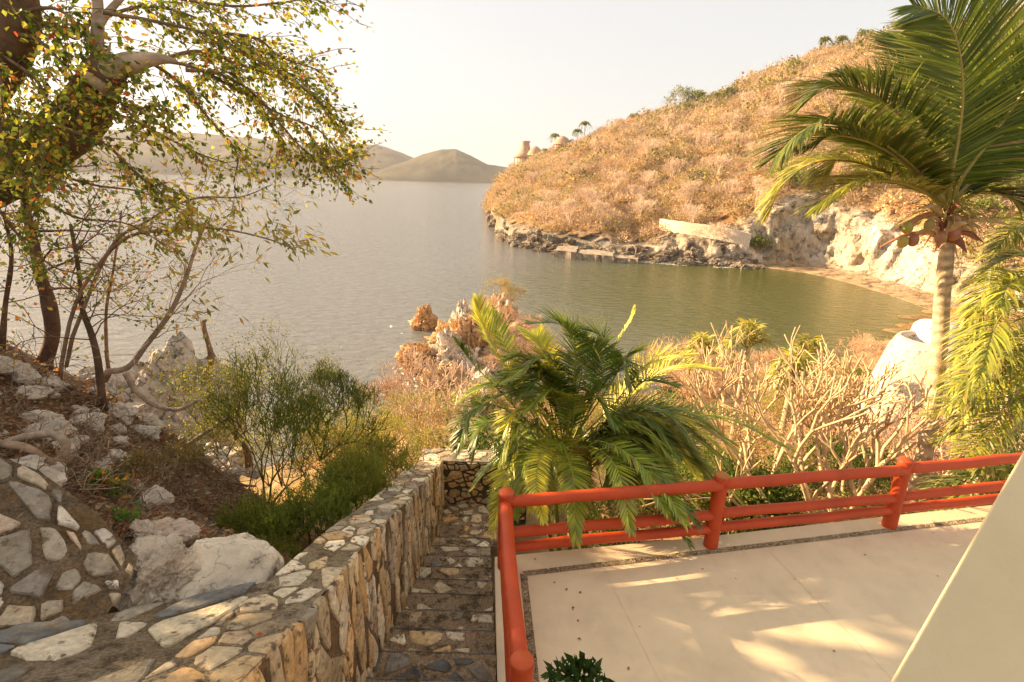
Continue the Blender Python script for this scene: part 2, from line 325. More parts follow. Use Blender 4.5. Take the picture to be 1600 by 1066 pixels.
# scrub over the hill : thin twigs and small dry leaves, far too many to count
def hill_xy(n, f=None, r0=-.5, power=.75):
    a = rg.uniform(rows[1, 0], R_(52), n*3); u = rg.random(n*3)**power
    ds = np.interp(a, rows[:, 0], rows[:, 1]+rows[:, 2]+rows[:, 4]); Rr = np.interp(a, rows[:, 0], rows[:, 6])
    d = ds+r0+u*(Rr+6-ds); x, y = np.sin(a)*d, np.cos(a)*d
    return a[:n], d[:n], x[:n], y[:n]
def scrub(n, per, size, name, palette, twig, seed, tall=1.0, maskf=None):
    a, d, x, y = hill_xy(n); z = hz(a, d); c0 = np.stack([x, y, z], -1)
    if maskf is not None: m = maskf(c0, a, d); c0 = c0[m]; n = len(c0)
    s = rg.uniform(.35, 1.3, n)*size*np.clip(.5+.5*fbm(c0/14, 2, seed)+.35, .5, 1.4)
    big = rg.random(n) < .07; s = np.where(big, s*1.7, s)
    pal = A(palette); kk = (fbm(c0/11, 3, seed+1)*1.0+.5+rg.normal(0, .22, n)); kk = np.clip(kk, 0, .999)*(len(pal)-1); i = kk.astype(int); f = (kk-i)[:, None]
    cc = pal[i]*(1-f)+pal[np.minimum(i+1, len(pal)-1)]*f
    cc = np.where(big[:, None], cc*A([.62, .72, .6]), cc)
    th = nrm(rg.normal(size=(n, per, 3))); th[..., 2] = np.abs(th[..., 2])*tall; rr = rg.random((n, per, 1))**.4
    P = c0[:, None]+th*rr*s[:, None, None]*A([1, 1, .95]); D = nrm(th+rg.normal(0, .7, (n, per, 3))+A([0, 0, .3])); Nn = rg.normal(size=(n, per, 3))
    C = np.clip(cc[:, None]*rg.uniform(.6, 1.15, (n, 1, 1))*rg.uniform(.75, 1.25, (n, per, 1)), .01, .95)
    Lh = s[:, None]*rg.uniform(.13, .32, (n, per)); isT = rg.random((n, per)) < twig; W_ = np.where(isT, .05, Lh*.55)
    Lh = np.where(isT, Lh*2.6, Lh*.7)
    C = np.where(isT[..., None], A([.62, .48, .36])*rg.uniform(.7, 1.25, (n, per, 1)), C)
    P = P.reshape(-1, 3); D = D.reshape(-1, 3); Nn = Nn.reshape(-1, 3); Lh = Lh.reshape(-1, 1); W_ = W_.reshape(-1, 1); Sx = nrm(np.cross(D, Nn)); N_ = len(P)
    V = np.stack([P, P+D*Lh*.5+Sx*W_*.5, P+D*Lh, P+D*Lh*.5-Sx*W_*.5], 1); g = G(); g.add(V.reshape(-1, 3), np.arange(4*N_).reshape(-1, 4), np.repeat(C.reshape(-1, 3), 4, 0))
    return tag(g.build(name, M_dry, smooth=False), kind='stuff')
scrub(5200, 210, 2.9, 'dry_scrub', [(.50, .36, .12), (.70, .47, .23), (.78, .55, .33), (.62, .40, .15), (.42, .34, .09), (.74, .50, .27), (.66, .44, .2)], .45, 51)
scrub(520, 260, 2.2, 'green_scrub', [(.10, .13, .02), (.22, .22, .04), (.14, .16, .03)], .12, 61, maskf=lambda c, a, d: fbm(c/18, 3, 77) > .12)
g = G(); N = 2600; u = rg.random(N)**1.5; px_ = 752+(1180-752)*u; sy = np.interp(px_, [h[0] for h in HC], [h[1] for h in HC]); P = A([onz(a, b, ZW+.03) for a, b in zip(px_, sy)]); rr = np.hypot(P[:, 0], P[:, 1]); P *= (1-(rg.uniform(-.5, 2.2, N)*(1+.6*(px_ < 850)))[:, None]/rr[:, None]*A([1, 1, 0]))
C0 = [onz(663, 512, ZW), onz(705, 545, ZW), onz(660, 580, ZW), onz(725, 525, ZW), onz(745, 520, ZW)]; Q = np.vstack([A([c+A([math.cos(a)*r, math.sin(a)*r, .03]) for a, r in zip(rg.random(70)*6.3, rg.uniform(1.5, 3.4, 70))]) for c in C0]); P = np.vstack([P, Q]); P = P[fbm(P*.35, 2, 8) > -.05]; N = len(P)
g.leaves(P, rg.normal(size=(N, 3))*A([1, 1, 0]), np.tile([0, 0, 1.], (N, 1)), rg.uniform(.2, .9, N), rg.uniform(.08, .3, N), (.8, .76, .70), 0)
tag(g.build('sea_foam', M_twig, smooth=False), kind='stuff')
# ------------------------------------------------------------------ far hills across the bay
def far_hill(name, prof, R0, depth, c, seed):
    pf = A(prof, float); az = []; zz = []
    for px, py in pf:
        v = ray(px, py); az.append(math.atan2(v[0], v[1])); zz.append(CH+R0*v[2]/math.hypot(v[0], v[1]))
    a = np.linspace(az[0], az[-1], 260); zr = np.interp(a, az, zz); s = np.linspace(0, 1, 60)
    d = R0-depth*(1-s[None])+0*a[:, None]; Aa = a[:, None]+0*s[None]
    zb = ZW-2; P = np.stack([np.sin(Aa)*d, np.cos(Aa)*d, 0*d], -1)
    n_ = fbm(P/depth*3.2, 5, seed)
    h = zb+(zr[:, None]-zb)*(np.sin(s*np.pi/2)[None]**.8)*(1+n_*.35*(1-s[None]**2)); h = h+fbm(P/25, 3, seed+3)*4*np.minimum(s, .6)[None]
    P[..., 2] = h; back = P[:, -1:].copy(); back[..., :2] *= 1+depth/R0; back[..., 2] = zb; P = np.concatenate([P, back], 1)
    k = fbm(P/60, 4, seed+9)[..., None]
    g = G(); g.add(P.reshape(-1, 3), grid(260, 61)[:, ::-1], np.clip(A(c)+k*A([.05, .04, .02]), .02, 1).reshape(-1, 3))
    tag(g.build(name, M_far), kind='structure')
far_hill('far_hills', [(-300, 225), (-150, 215), (0, 205), (120, 200), (220, 206), (300, 212), (370, 216), (430, 219), (480, 230), (520, 234), (560, 226), (590, 227), (625, 238), (660, 252), (720, 268), (780, 277), (800, 284)], 2600, 700, (.095, .075, .045), 71)
far_hill('far_island_hill', [(560, 274), (590, 268), (630, 254), (665, 240), (690, 234), (712, 233), (735, 243), (760, 256), (780, 260), (800, 263), (840, 272), (900, 285)], 2000, 350, (.09, .075, .042), 81)
# ------------------------------------------------------------------ stone masonry
def clip(P, n, c):            # keep the side where p.n <= c
    out = []; m = len(P)
    for i in range(m):
        a, b = P[i], P[(i+1) % m]; da, db = a@n-c, b@n-c
        if da <= 0: out.append(a)
        if (da < 0) != (db < 0) and abs(da-db) > 1e-12: out.append(a+(b-a)*(da/(da-db)))
    return out
def voronoi(W, H, cell, stretch=1.0, shear=0., gap=.03, drop=.12, seed=1, jit=.42):
    """irregular stone outlines on a W x H rectangle; stretch > 1 makes them tall"""
    r = np.random.default_rng(seed); cw, ch = cell, cell*stretch; pts = []
    for i in range(int(W/cw)+3):
        for j in range(int(H/ch)+3):
            pts.append([(i-.5+r.uniform(-jit, jit)+.5*(j % 2))*cw, (j-.5+r.uniform(-jit, jit))*ch])
    pts = A(pts); wt = r.uniform(-.24, .24, len(pts))*cell; pts[:, 0] += shear*(pts[:, 1]-H/2); Q = pts/A([1, stretch]); res = []
    for i, p in enumerate(pts):
        if not (-cw*.3 < p[0] < W+cw*.3 and -ch*.3 < p[1] < H+ch*.3): continue
        if r.random() < drop: continue
        poly = [A([0, 0.]), A([W, 0.]), A([W, H]), A([0, H])]
        d = np.linalg.norm(Q-Q[i], axis=1); near = np.argsort(d)[1:17]
        for k in near:
            e = (pts[k]-p)/A([1, stretch])**2; ln = np.linalg.norm(e); nn = e/ln; mid = (pts[k]+p)/2
            poly = clip(poly, nn, mid@nn+(wt[i]-wt[k])*.5-gap*r.uniform(.2, 1.2))
            if len(poly) < 3: break
        if len(poly) < 3: continue
        poly = A(poly); ar = .5*abs(np.dot(poly[:, 0], np.roll(poly[:, 1], -1))-np.dot(poly[:, 1], np.roll(poly[:, 0], -1)))
        if ar < cell*cell*stretch*.12: continue
        # round and roughen the outline
        q = []
        for a, b in zip(poly, np.roll(poly, -1, 0)):
            for t in (.08, .36, .64, .92): q.append(a+(b-a)*t)
        q = A(q); c = q.mean(0); q = c+(q-c)*(1+r.normal(0, .025, len(q)))[:, None]
        res.append((q, c, ar))
    return res
PAL = [(.74, .57, .35), (.78, .65, .45), (.60, .42, .22), (.44, .33, .20), (.28, .235, .17), (.70, .44, .20), (.54, .43, .30)]
def masonry(g, W, H, S, cell, stretch=1., shear=0., gap=.03, drop=.12, seed=1, proud=(.006, .022), pal=None, wts=None, grayf=.0, rough=1.):
    r = np.random.default_rng(seed+99); pal = pal or PAL; eps = 1e-3
    for q, c, ar in voronoi(W, H, cell, stretch, shear, gap, drop, seed):
        n = len(q); h = r.uniform(*proud); bev = min(.012, math.sqrt(ar)*.12); sc_ = 1-bev/(math.sqrt(ar)*.5)
        uv = np.concatenate([q, q, c+(q-c)*sc_, c+(q-c)*.45, [c]])
        P = S(uv[:, 0], uv[:, 1]); du = S(uv[:, 0]+eps, uv[:, 1])-P; dv = S(uv[:, 0], uv[:, 1]+eps)-P; Nn = nrm(np.cross(du, dv))
        tilt = r.normal(0, .02*rough, 2)
        hh = np.concatenate([np.full(n, -.02), np.full(n, h*.45), np.full(n, h), np.full(n, h*1.12), [h*1.15]])
        hh[n:] += ((uv[n:]-c)@tilt)+r.normal(0, .0008*rough, len(uv)-n)
        V = P+Nn*hh[:, None]; i = np.arange(n); j = (i+1) % n
        base = A(pal[r.choice(len(pal), p=wts)])*r.uniform(.8, 1.18)
        cc = np.clip(base+fbm(P*9, 3, seed)[:, None]*.09, .03, .9)
        b = g.n; g.v.append(V); g.c.append(cc)
        g.f[4] += [np.stack([k*n+i, k*n+j, (k+1)*n+j, (k+1)*n+i], -1)+b for k in range(3)]
        g.f[3].append(np.stack([3*n+i, 3*n+j, np.full(n, 4*n)], -1)+b); g.n += len(V)
def sheet(g, S, W, H, nu, nv, c, amp=.012, seed=3):
    U, V = np.meshgrid(np.linspace(0, W, nu), np.linspace(0, H, nv), indexing='ij'); P = S(U.ravel(), V.ravel()); e = 1e-3
    Nn = nrm(np.cross(S(U.ravel()+e, V.ravel())-P, S(U.ravel(), V.ravel()+e)-P))
    ed = np.minimum.reduce([U, W-U, V, H-V]).ravel(); f = np.clip(ed/.05, 0, 1)
    P = P+Nn*(fbm(P*7, 5, seed)*amp*2*f)[:, None]
    cc = np.clip(A(c)+fbm(P*3, 4, seed+1)[:, None]*.08, .02, .8); g.add(P, grid(nu, nv), cc)
MOR = (.26, .165, .085)
def wz(Y): return 1.69+(2.37-Y)*.42+.02*np.sin(np.asarray(Y)*2.1)
XI, XO = -1.14, -1.56
# parapet beside the stairs (with the broad cap that runs off to the left in front of the boulder)
wall = empty('stone_parapet', (-1.35, 4.5, -1), 'mortared stone parapet with a sloping top along the left of the stairs', 'wall', None)
core = G(); st = G()
Y0, Y1 = .9, 7.85; LW = Y1-Y0
def S_in(u, v): Y = Y1-u; return np.stack([XI+.012*np.sin(Y*3)+0*u, Y, wz(Y)-.012-v*1.0], -1)          # faces the stairs
def S_in_(u, v): Y = Y0+u; return np.stack([XI+.012*np.sin(Y*3)+0*u, Y, wz(Y)-2.0+v*1.0], -1)
sheet(core, S_in_, LW, 2.0, 140, 40, MOR, .012)
masonry(st, LW, 2.0, S_in_, .125, 3.4, .42, .016, .09, 11, (.010, .026), wts=[.22, .18, .20, .10, .04, .22, .04], rough=1.8)
TW = XI-XO
def S_top(u, v): Y = Y0+u; return np.stack([XI-.0-v, Y, wz(Y)+0*v], -1)
sheet(core, S_top, LW, TW, 140, 10, (.34, .26, .16), .008)
masonry(st, LW, TW, S_top, .20, .85, 0, .022, .10, 23, (.010, .016), wts=[.22, .26, .10, .18, .14, .02, .08])
def S_out(u, v): Y = Y1-u; return np.stack([XO+0*u, Y, wz(Y)-2.2+v], -1)
sheet(core, S_out, LW, 2.2, 60, 20, MOR, .012)
# end return across the foot of the stairs
def S_endf(u, v): return np.stack([XI+u, 7.85+.0*u, -1.75+v*1.0], -1)
ze = float(wz(7.85))
sheet(core, S_endf, 1.45, ze+1.75, 40, 24, (.13, .09, .05), .02); masonry(st, 1.45, ze+1.75, S_endf, .17, .62, 0, .02, .08, 31, (.01, .045), wts=[.03, .02, .3, .15, .1, .35, .05], rough=2)
def S_endt(u, v): return np.stack([XO+u, 7.85+v, ze+.0*u+.012], -1)
sheet(core, S_endt, 1.9, .42, 40, 10, (.36, .29, .20), .012); masonry(st, 1.9, .42, S_endt, .24, .8, 0, .02, .15, 33, (.003, .01))
def S_endb(u, v): return np.stack([XO+1.9-u, 8.27+0*u, -3+v], -1)
sheet(core, S_endb, 1.9, ze+3.01, 8, 8, MOR, .01)
def S_endr(u, v): return np.stack([XO+1.9+0*u, 7.85+u, -3+v], -1)
sheet(core, S_endr, .42, ze+3.01, 6, 8, MOR, .01)
# broad cap towards the left: same plane, behind the lens bottom edge
BK = A([[-4.2, 1.95], [-3.0, 2.02], [-2.35, 2.12], [-1.95, 2.42], [-1.56, 2.75]])
def S_cap(u, v): # u leftwards 0..2.7, v 0..1 from front (Y=.9) to the back line
    x = XO-u; yb = np.interp(x, BK[:, 0], BK[:, 1]); Y = .95+(yb-.95)*v/1.5
    return np.stack([x, Y, wz(Y)+.01*np.sin(x*5)+.0*x], -1)
def S_cap_(u, v): return S_cap(2.7-u, v)
sheet(core, S_cap_, 2.7, 1.5, 70, 40, (.27, .20, .12), .007)
masonry(st, 2.7, 1.5, S_cap_, .27, 1.15, 0, .04, .12, 47, (.012, .020), pal=[(.17, .165, .15), (.30, .255, .18), (.62, .52, .37), (.24, .21, .16), (.56, .47, .31)], wts=[.3, .22, .2, .16, .12])
core.build('mortar_core', M_mortar, wall, smooth=True); st.build('facing_stones', M_stone, wall, smooth=False)
# sloping retaining wall at the left edge
RT = A([[at(-160, 690, 3.1), at(-40, 700, 3.1), at(60, 735, 3.0), at(150, 800, 2.85), at(215, 870, 2.6)],
        [at(-160, 800, 2.7), at(-40, 800, 2.65), at(60, 830, 2.6), at(140, 870, 2.5), at(200, 915, 2.4)],
        [(-4.3, 2.05, 1.83), (-3.4, 2.0, 1.83), (-2.75, 2.05, 1.80), (-2.45, 2.1, 1.78), (-2.2, 2.2, 1.74)]])[::-1]
def bil(grid3, W, H):
    gg = grid3
    def S(u, v):
        a = np.clip(np.asarray(u)/W, -.02, 1.02)*(gg.shape[1]-1); b = np.clip(np.asarray(v)/H, -.02, 1.02)*(gg.shape[0]-1)
        i = np.clip(a.astype(int), 0, gg.shape[1]-2); j = np.clip(b.astype(int), 0, gg.shape[0]-2); f = (a-i)[..., None]; h = (b-j)[..., None]
        return gg[j, i]*(1-f)*(1-h)+gg[j, i+1]*f*(1-h)+gg[j+1, i]*(1-f)*h+gg[j+1, i+1]*f*h
    return S
rw = empty('retaining_wall', tuple(RT[0, 2]), 'rough mortared stone retaining slope in the lower left corner', 'wall')
core = G(); st = G(); SR = bil(RT, 2.4, 1.35)
sheet(core, SR, 2.4, 1.35, 110, 70, (.23, .15, .08), .016)
masonry(st, 2.4, 1.35, SR, .33, .8, .2, .05, .08, 58, (.014, .024), pal=[(.38, .31, .22), (.68, .58, .45), (.30, .25, .19), (.62, .46, .31), (.44, .34, .22)], wts=[.3, .24, .16, .15, .15], rough=1.)
core.build('mortar_core', M_mortar, rw); st.build('facing_stones', M_stone, rw, smooth=False)
# ------------------------------------------------------------------ stairs
stairs = empty('stone_staircase', (-.6, 5, -1.6), 'narrow stone staircase going down between the parapet and the red log railing', 'staircase')
NS = 9
def xr(Y): return .0-.06*(Y-2.7)-.03
for n in range(-4, NS+1):
    za = -.04-.158*n; ya = 3.6+.394*(n-1); yb = 3.6+.394*n
    if n == NS: yb = 7.85; 
    g = G(); s2 = G(); Wd = xr(ya)-XI
    if n == NS: Wd += .15
    def S_t(u, v, ya=ya, za=za): return np.stack([XI+u, ya+v, za+0*u-.0*v], -1)
    dd = yb-ya
    sheet(g, S_t, Wd, dd, 36, 14, (.42, .30, .18), .004, 5+n)
    def S_r(u, v, yb=yb, za=za): return np.stack([XI+Wd-u, yb+0*u, za-.3+v], -1)
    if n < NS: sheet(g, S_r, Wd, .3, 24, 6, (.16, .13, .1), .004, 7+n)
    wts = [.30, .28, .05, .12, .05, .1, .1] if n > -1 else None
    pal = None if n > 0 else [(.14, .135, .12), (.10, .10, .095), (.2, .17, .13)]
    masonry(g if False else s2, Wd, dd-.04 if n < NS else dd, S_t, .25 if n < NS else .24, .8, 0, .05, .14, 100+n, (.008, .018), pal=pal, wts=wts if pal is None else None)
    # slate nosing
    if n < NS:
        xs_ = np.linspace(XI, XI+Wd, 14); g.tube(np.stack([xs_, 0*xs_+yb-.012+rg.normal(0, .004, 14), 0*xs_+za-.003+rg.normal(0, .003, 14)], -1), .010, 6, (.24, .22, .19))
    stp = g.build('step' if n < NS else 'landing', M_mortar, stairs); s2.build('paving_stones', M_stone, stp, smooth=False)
# ------------------------------------------------------------------ terrace
TB = A([4.66+.14, 5.10+.14, 5.58+.16, 7.2]); TX = A([-.15, 2.43, 4.88, 13.])
terr = empty('terrace', (4, 3, 0), 'cream paved terrace floor with a pebble inlay along its edge', 'terrace')
g = G()
out = [(-.02, -1), (xr(2.7)+.02, 2.7), (xr(4.66)+.02, 4.80), (2.43, 5.25), (4.88, 5.74), (13, 7.3), (13, -1)]
nO = len(out); V = [(x, y, 0) for x, y in out]+[(x, y, -.16) for x, y in out]
g.poly(V, [list(range(nO))[::-1]]+[[i, (i+1) % nO, nO+(i+1) % nO, nO+i] for i in range(nO)], (.76, .60, .385))
fl = g.build('floor_slab', M_cream, terr, smooth=False)
g = G(); V = [(x*(1 if x > 1 else 1)+(.03 if x < 1 else 0), y-(.03 if y > 4 else 0), -.16) for x, y in out]+[(x+(.03 if x < 1 else 0), y-(.03 if y > 4 else 0), -2.6) for x, y in out]
g.poly(V, [[i, (i+1) % nO, nO+(i+1) % nO, nO+i] for i in range(nO)], (.42, .34, .24)); g.build('retaining_face', M_mortar, terr, smooth=False)
# tile joints (thin recess-coloured strips) and pebble band
ic = onz(818, 897, 0)[:2]; i1 = onz(1532, 812, 0)[:2]; i0 = onz(836, 1066, 0)[:2]
d1 = nrm(i1-ic); d0 = nrm(i0-ic); e1 = ic+d1*12; e0 = ic+d0*6
def band(g, a, b, wd, z, c): 
    n_ = A([-(b-a)[1], (b-a)[0]]); n_ = n_/np.linalg.norm(n_)*wd/2
    q = [a-n_, b-n_, b+n_, a+n_]; g.add([(p[0], p[1], z) for p in q], [[0, 1, 2, 3]], c)
g = G()
for k in range(1, 5):
    off = -A([-d1[1], d1[0]])*(.0+.98*k)
    if k in (3,): band(g, ic+off+d1*.02, e1+off, .006, .004, (.74, .584, .375))
for k in range(3):
    a = ic+d1*(.9+2.04*k); dd_ = -A([-d1[1], d1[0]]); band(g, a+dd_*.06, a+dd_*5, .006, .0045, (.74, .584, .375))
g.build('tile_joints', M_cream, terr, smooth=False)
g = G(); mid = A([-d1[1], d1[0]])
band(g, ic, e1, .075, .004, (.40, .30, .17)); band(g, ic, e0, .075, .0046, (.40, .30, .17)); bnd = g.build('pebble_band', M_mortar, terr, smooth=False)
g = G(); N = 3200; t = rg.random(N); wch = rg.random(N) < .62
b2 = np.where(wch[:, None], ic+d1*(t*8.5)[:, None], ic+d0*(t*4)[:, None]); sd = np.where(wch[:, None], A([-d1[1], d1[0]]), A([-d0[1], d0[0]]))
b2 = b2+sd*rg.uniform(-.033, .033, N)[:, None]
ph = []
for s_ in range(N):
    r_ = rg.uniform(.005, .0095); c_ = A([(.62, .5, .34), (.40, .28, .16), (.55, .42, .28), (.28, .2, .13)][rg.integers(4)])
    a = np.arange(5)*2*np.pi/5+rg.random()*6
    V = [(b2[s_, 0]+math.cos(q)*r_, b2[s_, 1]+math.sin(q)*r_*.8, .004) for q in a]+[(b2[s_, 0]+math.cos(q)*r_*.7, b2[s_, 1]+math.sin(q)*r_*.55, .0085) for q in a]
    i = np.arange(5); j = (i+1) % 5; g.v.append(A(V)); g.c.append(np.broadcast_to(c_, (10, 3))); g.f[4].append(np.stack([i, j, 5+j, 5+i], -1)+g.n); g.f[3].append(A([[5, 6, 7], [5, 7, 8], [5, 8, 9]])+g.n); g.n += 10
tag(g.build('pebble', M_stone, terr, smooth=True), kind='stuff')
# ------------------------------------------------------------------ red log railing
rail = empty('log_railing', (2.4, 5.1, 0), 'red painted log railing with three rails round the terrace edge', 'railing')
RED = A([.55, .075, .018])
PO = [(.12, 2.68), (-.02, 4.66), (2.43, 5.10), (4.87, 5.56), (7.3, 6.05)]
def logtube(p0, p1, r, seed, bulge=.04, n=16):
    P = A(p0)[None]+(A(p1)-A(p0))[None]*np.linspace(0, 1, 22)[:, None]; P = P+np.stack([fbm(P*1.1+seed*5+q*9, 2, seed) for q in range(3)], -1)*.014
    rr = r*(1+bulge*fbm(P*2.2, 3, seed+3)); g = G(); c = RED*(1+.28*fbm(P*4+3, 4, seed))[:, None]; g.tube(P, rr, n, c); return g
for i, (x, y) in enumerate(PO):
    g = logtube((x, y, -.02), (x+.01, y+.02, .94), .082, 3+i)
    # domed worn top
    a = np.arange(16)*2*np.pi/16; V = [(x+.01+.082*k*math.cos(q), y+.02+.082*k*math.sin(q), .94+h) for k, h in ((1.0, 0), (.9, .012)) for q in a]+[(x+.01, y+.02, .957)]
    ii = np.arange(16); jj = (ii+1) % 16; b = g.n; g.v.append(A(V)); g.c.append(np.broadcast_to(RED*(A([1.1, 1.5, 1.6]) if i != 2 else A([.8, 2.6, 2.2])), (33, 3))); g.n += 33
    g.f[4].append(np.stack([ii, jj, 16+jj, 16+ii], -1)+b); g.f[3].append(np.stack([16+ii, 16+jj, np.full(16, 32)], -1)+b)
    g.build('post', M_paint, rail, origin=(x, y, 0))
for i in range(4):
    a, b = A(PO[i]), A(PO[i+1])
    for k, (z, r) in enumerate([(.83, .066), (.43, .06), (.24, .058)]):
        if i == 0: z += .0
        g = logtube((*a, z+.01), (*b, z-.01), r, 20+i*5+k, .12, 14); g.build('rail', M_paint, rail, origin=(*a, z))
# fallen leaves on the terrace
lf0 = None
for k, (px, py) in enumerate([(1048, 875), (1096, 889), (864, 911), (906, 928), (884, 923), (903, 972), (981, 1047), (1306, 1018), (896, 952), (926, 880), (838, 873), (1060, 905), (1349, 866), (1460, 833), (1516, 800), (1463, 900), (893, 951), (1000, 978), (902, 998), (1150, 905), (1085, 868), (1240, 905)]):
    p = onz(px, py, .006)
    g = G(); L_ = rg.uniform(.018, .04); a = rg.random()*6.3
    g.leaves([p], [(math.cos(a), math.sin(a), .05)], [(0, 0, 1)], L_, L_*.6, [(.42, .10, .03) if k % 3 else (.25, .10, .04)], fold=.35)
    o = g.build('fallen_leaf', M_leaf, origin=p, smooth=False); tag(o, 'small dry red brown leaf lying on the cream terrace floor', 'leaf', 'fallen leaves on the terrace')
for k in range(26):
    if k < 16:
        n = int(rg.integers(-1, NS)); x = rg.uniform(XI+.05, -.15); y = 3.6+.394*(n-1)+rg.uniform(.05, .33); z = -.04-.158*n+.024; lab = 'dry curled leaf lying on the stone stairs'
    else: y = rg.uniform(1.9, 6.5); x = rg.uniform(XO+.04, XI-.04); z = float(wz(y))+.022; lab = 'dry orange leaf lying on top of the parapet'
    g = G(); L_ = rg.uniform(.03, .05); a = rg.random()*6.3
    g.leaves([(x, y, z)], [(math.cos(a), math.sin(a), .1)], [(.1, 0, 1)], L_, L_*.6, [(.55, .16, .05) if k % 3 else (.30, .14, .06)], fold=.35)
    tag(g.build('fallen_leaf', M_leaf, origin=(x, y, z), smooth=False), lab, 'leaf', 'fallen leaves on the stairs' if k < 16 else 'fallen leaves on the parapet')
# cream wall of the house, close at the right edge
hw = G(); e0_ = at(1600, 702, 1.28); e1_ = at(1382, 1080, .80); dr = (e1_-e0_)
e0_ = e0_-dr*.25; e1_ = e1_+dr*.8; q_ = A([1.5, -.15, -.35]); dn = A([.5, .35, -2.2])
V = [e0_, e1_, e1_+q_, e0_+q_]; V = V+[v+dn for v in V]
hw.poly(V, [[0, 1, 2, 3], [7, 6, 5, 4], [4, 5, 1, 0], [6, 7, 3, 2], [5, 6, 2, 1], [7, 4, 0, 3]], (.68, .53, .30))
hwall = tag(hw.build('house_wall', M_cream, smooth=False, origin=V[5]), 'smooth cream plastered wall with a sloping edge at the right', 'wall')
bv = hwall.modifiers.new('b', 'BEVEL'); bv.width = .008; bv.segments = 4
# ------------------------------------------------------------------ boulders and rocks
def ico(s):
    import bmesh
    bm = bmesh.new(); bmesh.ops.create_icosphere(bm, subdivisions=s, radius=1); V = A([v.co[:] for v in bm.verts]); Fc = A([[v.index for v in f.verts] for f in bm.faces]); bm.free(); return V, Fc
ICO = {k: ico(k) for k in (3, 4, 5, 6)}
def rockV(seed, sub=4, cuts=14, rough=.12, scale=(1, 1, 1), freq=2.2, crag=0):
    r = np.random.default_rng(seed); V, Fc = ICO[sub]; V = V.copy()
    for k in range(cuts):
        n = nrm(r.normal(size=3)); c = r.uniform(.55, .9); d = V@n-c; V = V-np.where(d > 0, d, 0)[:, None]*n*.93
    n0 = nrm(V); V = V+n0*(fbm(V*freq+seed*3, 5, seed)*rough)[:, None]
    if crag: V = V-n0*(np.abs(fbm(V*freq*1.8+seed, 4, seed+5))*crag)[:, None]
    return V*A(scale), Fc
def rock(name, p, seed, scale, c, m, label, cat='rock', group=None, sub=4, rough=.12, cuts=14, crag=0, freq=2.2, rz=0, parent=None, smooth=False):
    V, Fc = rockV(seed, sub, cuts, rough, scale, freq, crag); ca, sa = math.cos(rz), math.sin(rz); V = np.stack([V[:, 0]*ca-V[:, 1]*sa, V[:, 0]*sa+V[:, 1]*ca, V[:, 2]], -1)
    V = V+A(p); k = fbm(V*2.2/max(scale), 4, seed)[:, None]
    g = G(); g.add(V, Fc, np.clip(A(c)*(1+k*.45), .02, .9)); o = g.build(name, m, parent, smooth=smooth, origin=A(p))
    if parent is None: tag(o, label, cat, group)
    return o
pb = at(305, 890, 2.85)
rock('boulder', pb+A([.10, .05, -.20]), 6, (.42, .36, .46), (.76, .64, .48), M_rockN, 'big pale smooth boulder behind the parapet cap at the lower left', sub=6, rough=.13, cuts=9, rz=.3, smooth=True)
rock('boulder', at(225, 900, 2.6)+A([0, .05, -.08]), 9, (.26, .26, .26), (.55, .45, .34), M_rockN, 'cracked white and brown rock between the big boulder and the mortared slope', sub=6, rough=.3, cuts=20, crag=.3)
rock('boulder', at(225, 845, 2.9)+A([0, .1, -.12]), 19, (.36, .22, .22), (.56, .44, .33), M_rockN, 'crumbly rock ledge behind the cracked rock in the lower left', sub=6, rough=.35, cuts=20, crag=.35)
# shaded outcrop below the slope
rock('sea_cliff_rock', at(262, 640, 13)+A([0, 0, -1.2]), 14, (2.2, 2.2, 3.4), (.50, .42, .33), M_rock, 'grey white cliff rock rising above the sea beyond the left slope', sub=6, rough=.3, cuts=20, crag=.25)
rock('sea_cliff_rock', at(235, 700, 10)+A([0, 0, -1.0]), 24, (2.0, 1.4, 1.3), (.52, .45, .37), M_rock, 'pale rock shelf below the cliff rock at the left', sub=6, rough=.3, cuts=20, crag=.25)
for k, (px, py, Y, s, lab) in enumerate([(975/2.857+0, 745, 6.6, .26, 'white rock slab lying in leaf litter right of the left slope'), (20, 745, 3.1, .16, 'pale rounded stone at the top of the mortared slope'), (335, 716, 6.4, .2, 'whitish stone half buried in the red leaf litter'), (100, 680, 4.3, .10, 'small tan stone near the tree roots'), (150, 610, 5.4, .10, 'narrow pale stone below the dark tree trunk'),
        (310, 765, 5.2, .09, 'thin white stone beside the red flowered bush'), (70, 745, 3.3, .13, 'grey stone between root and mortared slope'), (5, 700, 3.7, .15, 'grey brown stone beside the curved root'), (135, 645, 5.0, .11, 'tan flat stone in the litter below the trees'), (395, 735, 6.6, .16, 'pale stone at the edge of the pencil bush')]):
    rock('stone', at(px, py, Y), 60+k, (s*1.3, s, s*.7), (.60, .52, .42), M_rockN, lab, 'stone', sub=4, rough=.2, rz=k*1.3)
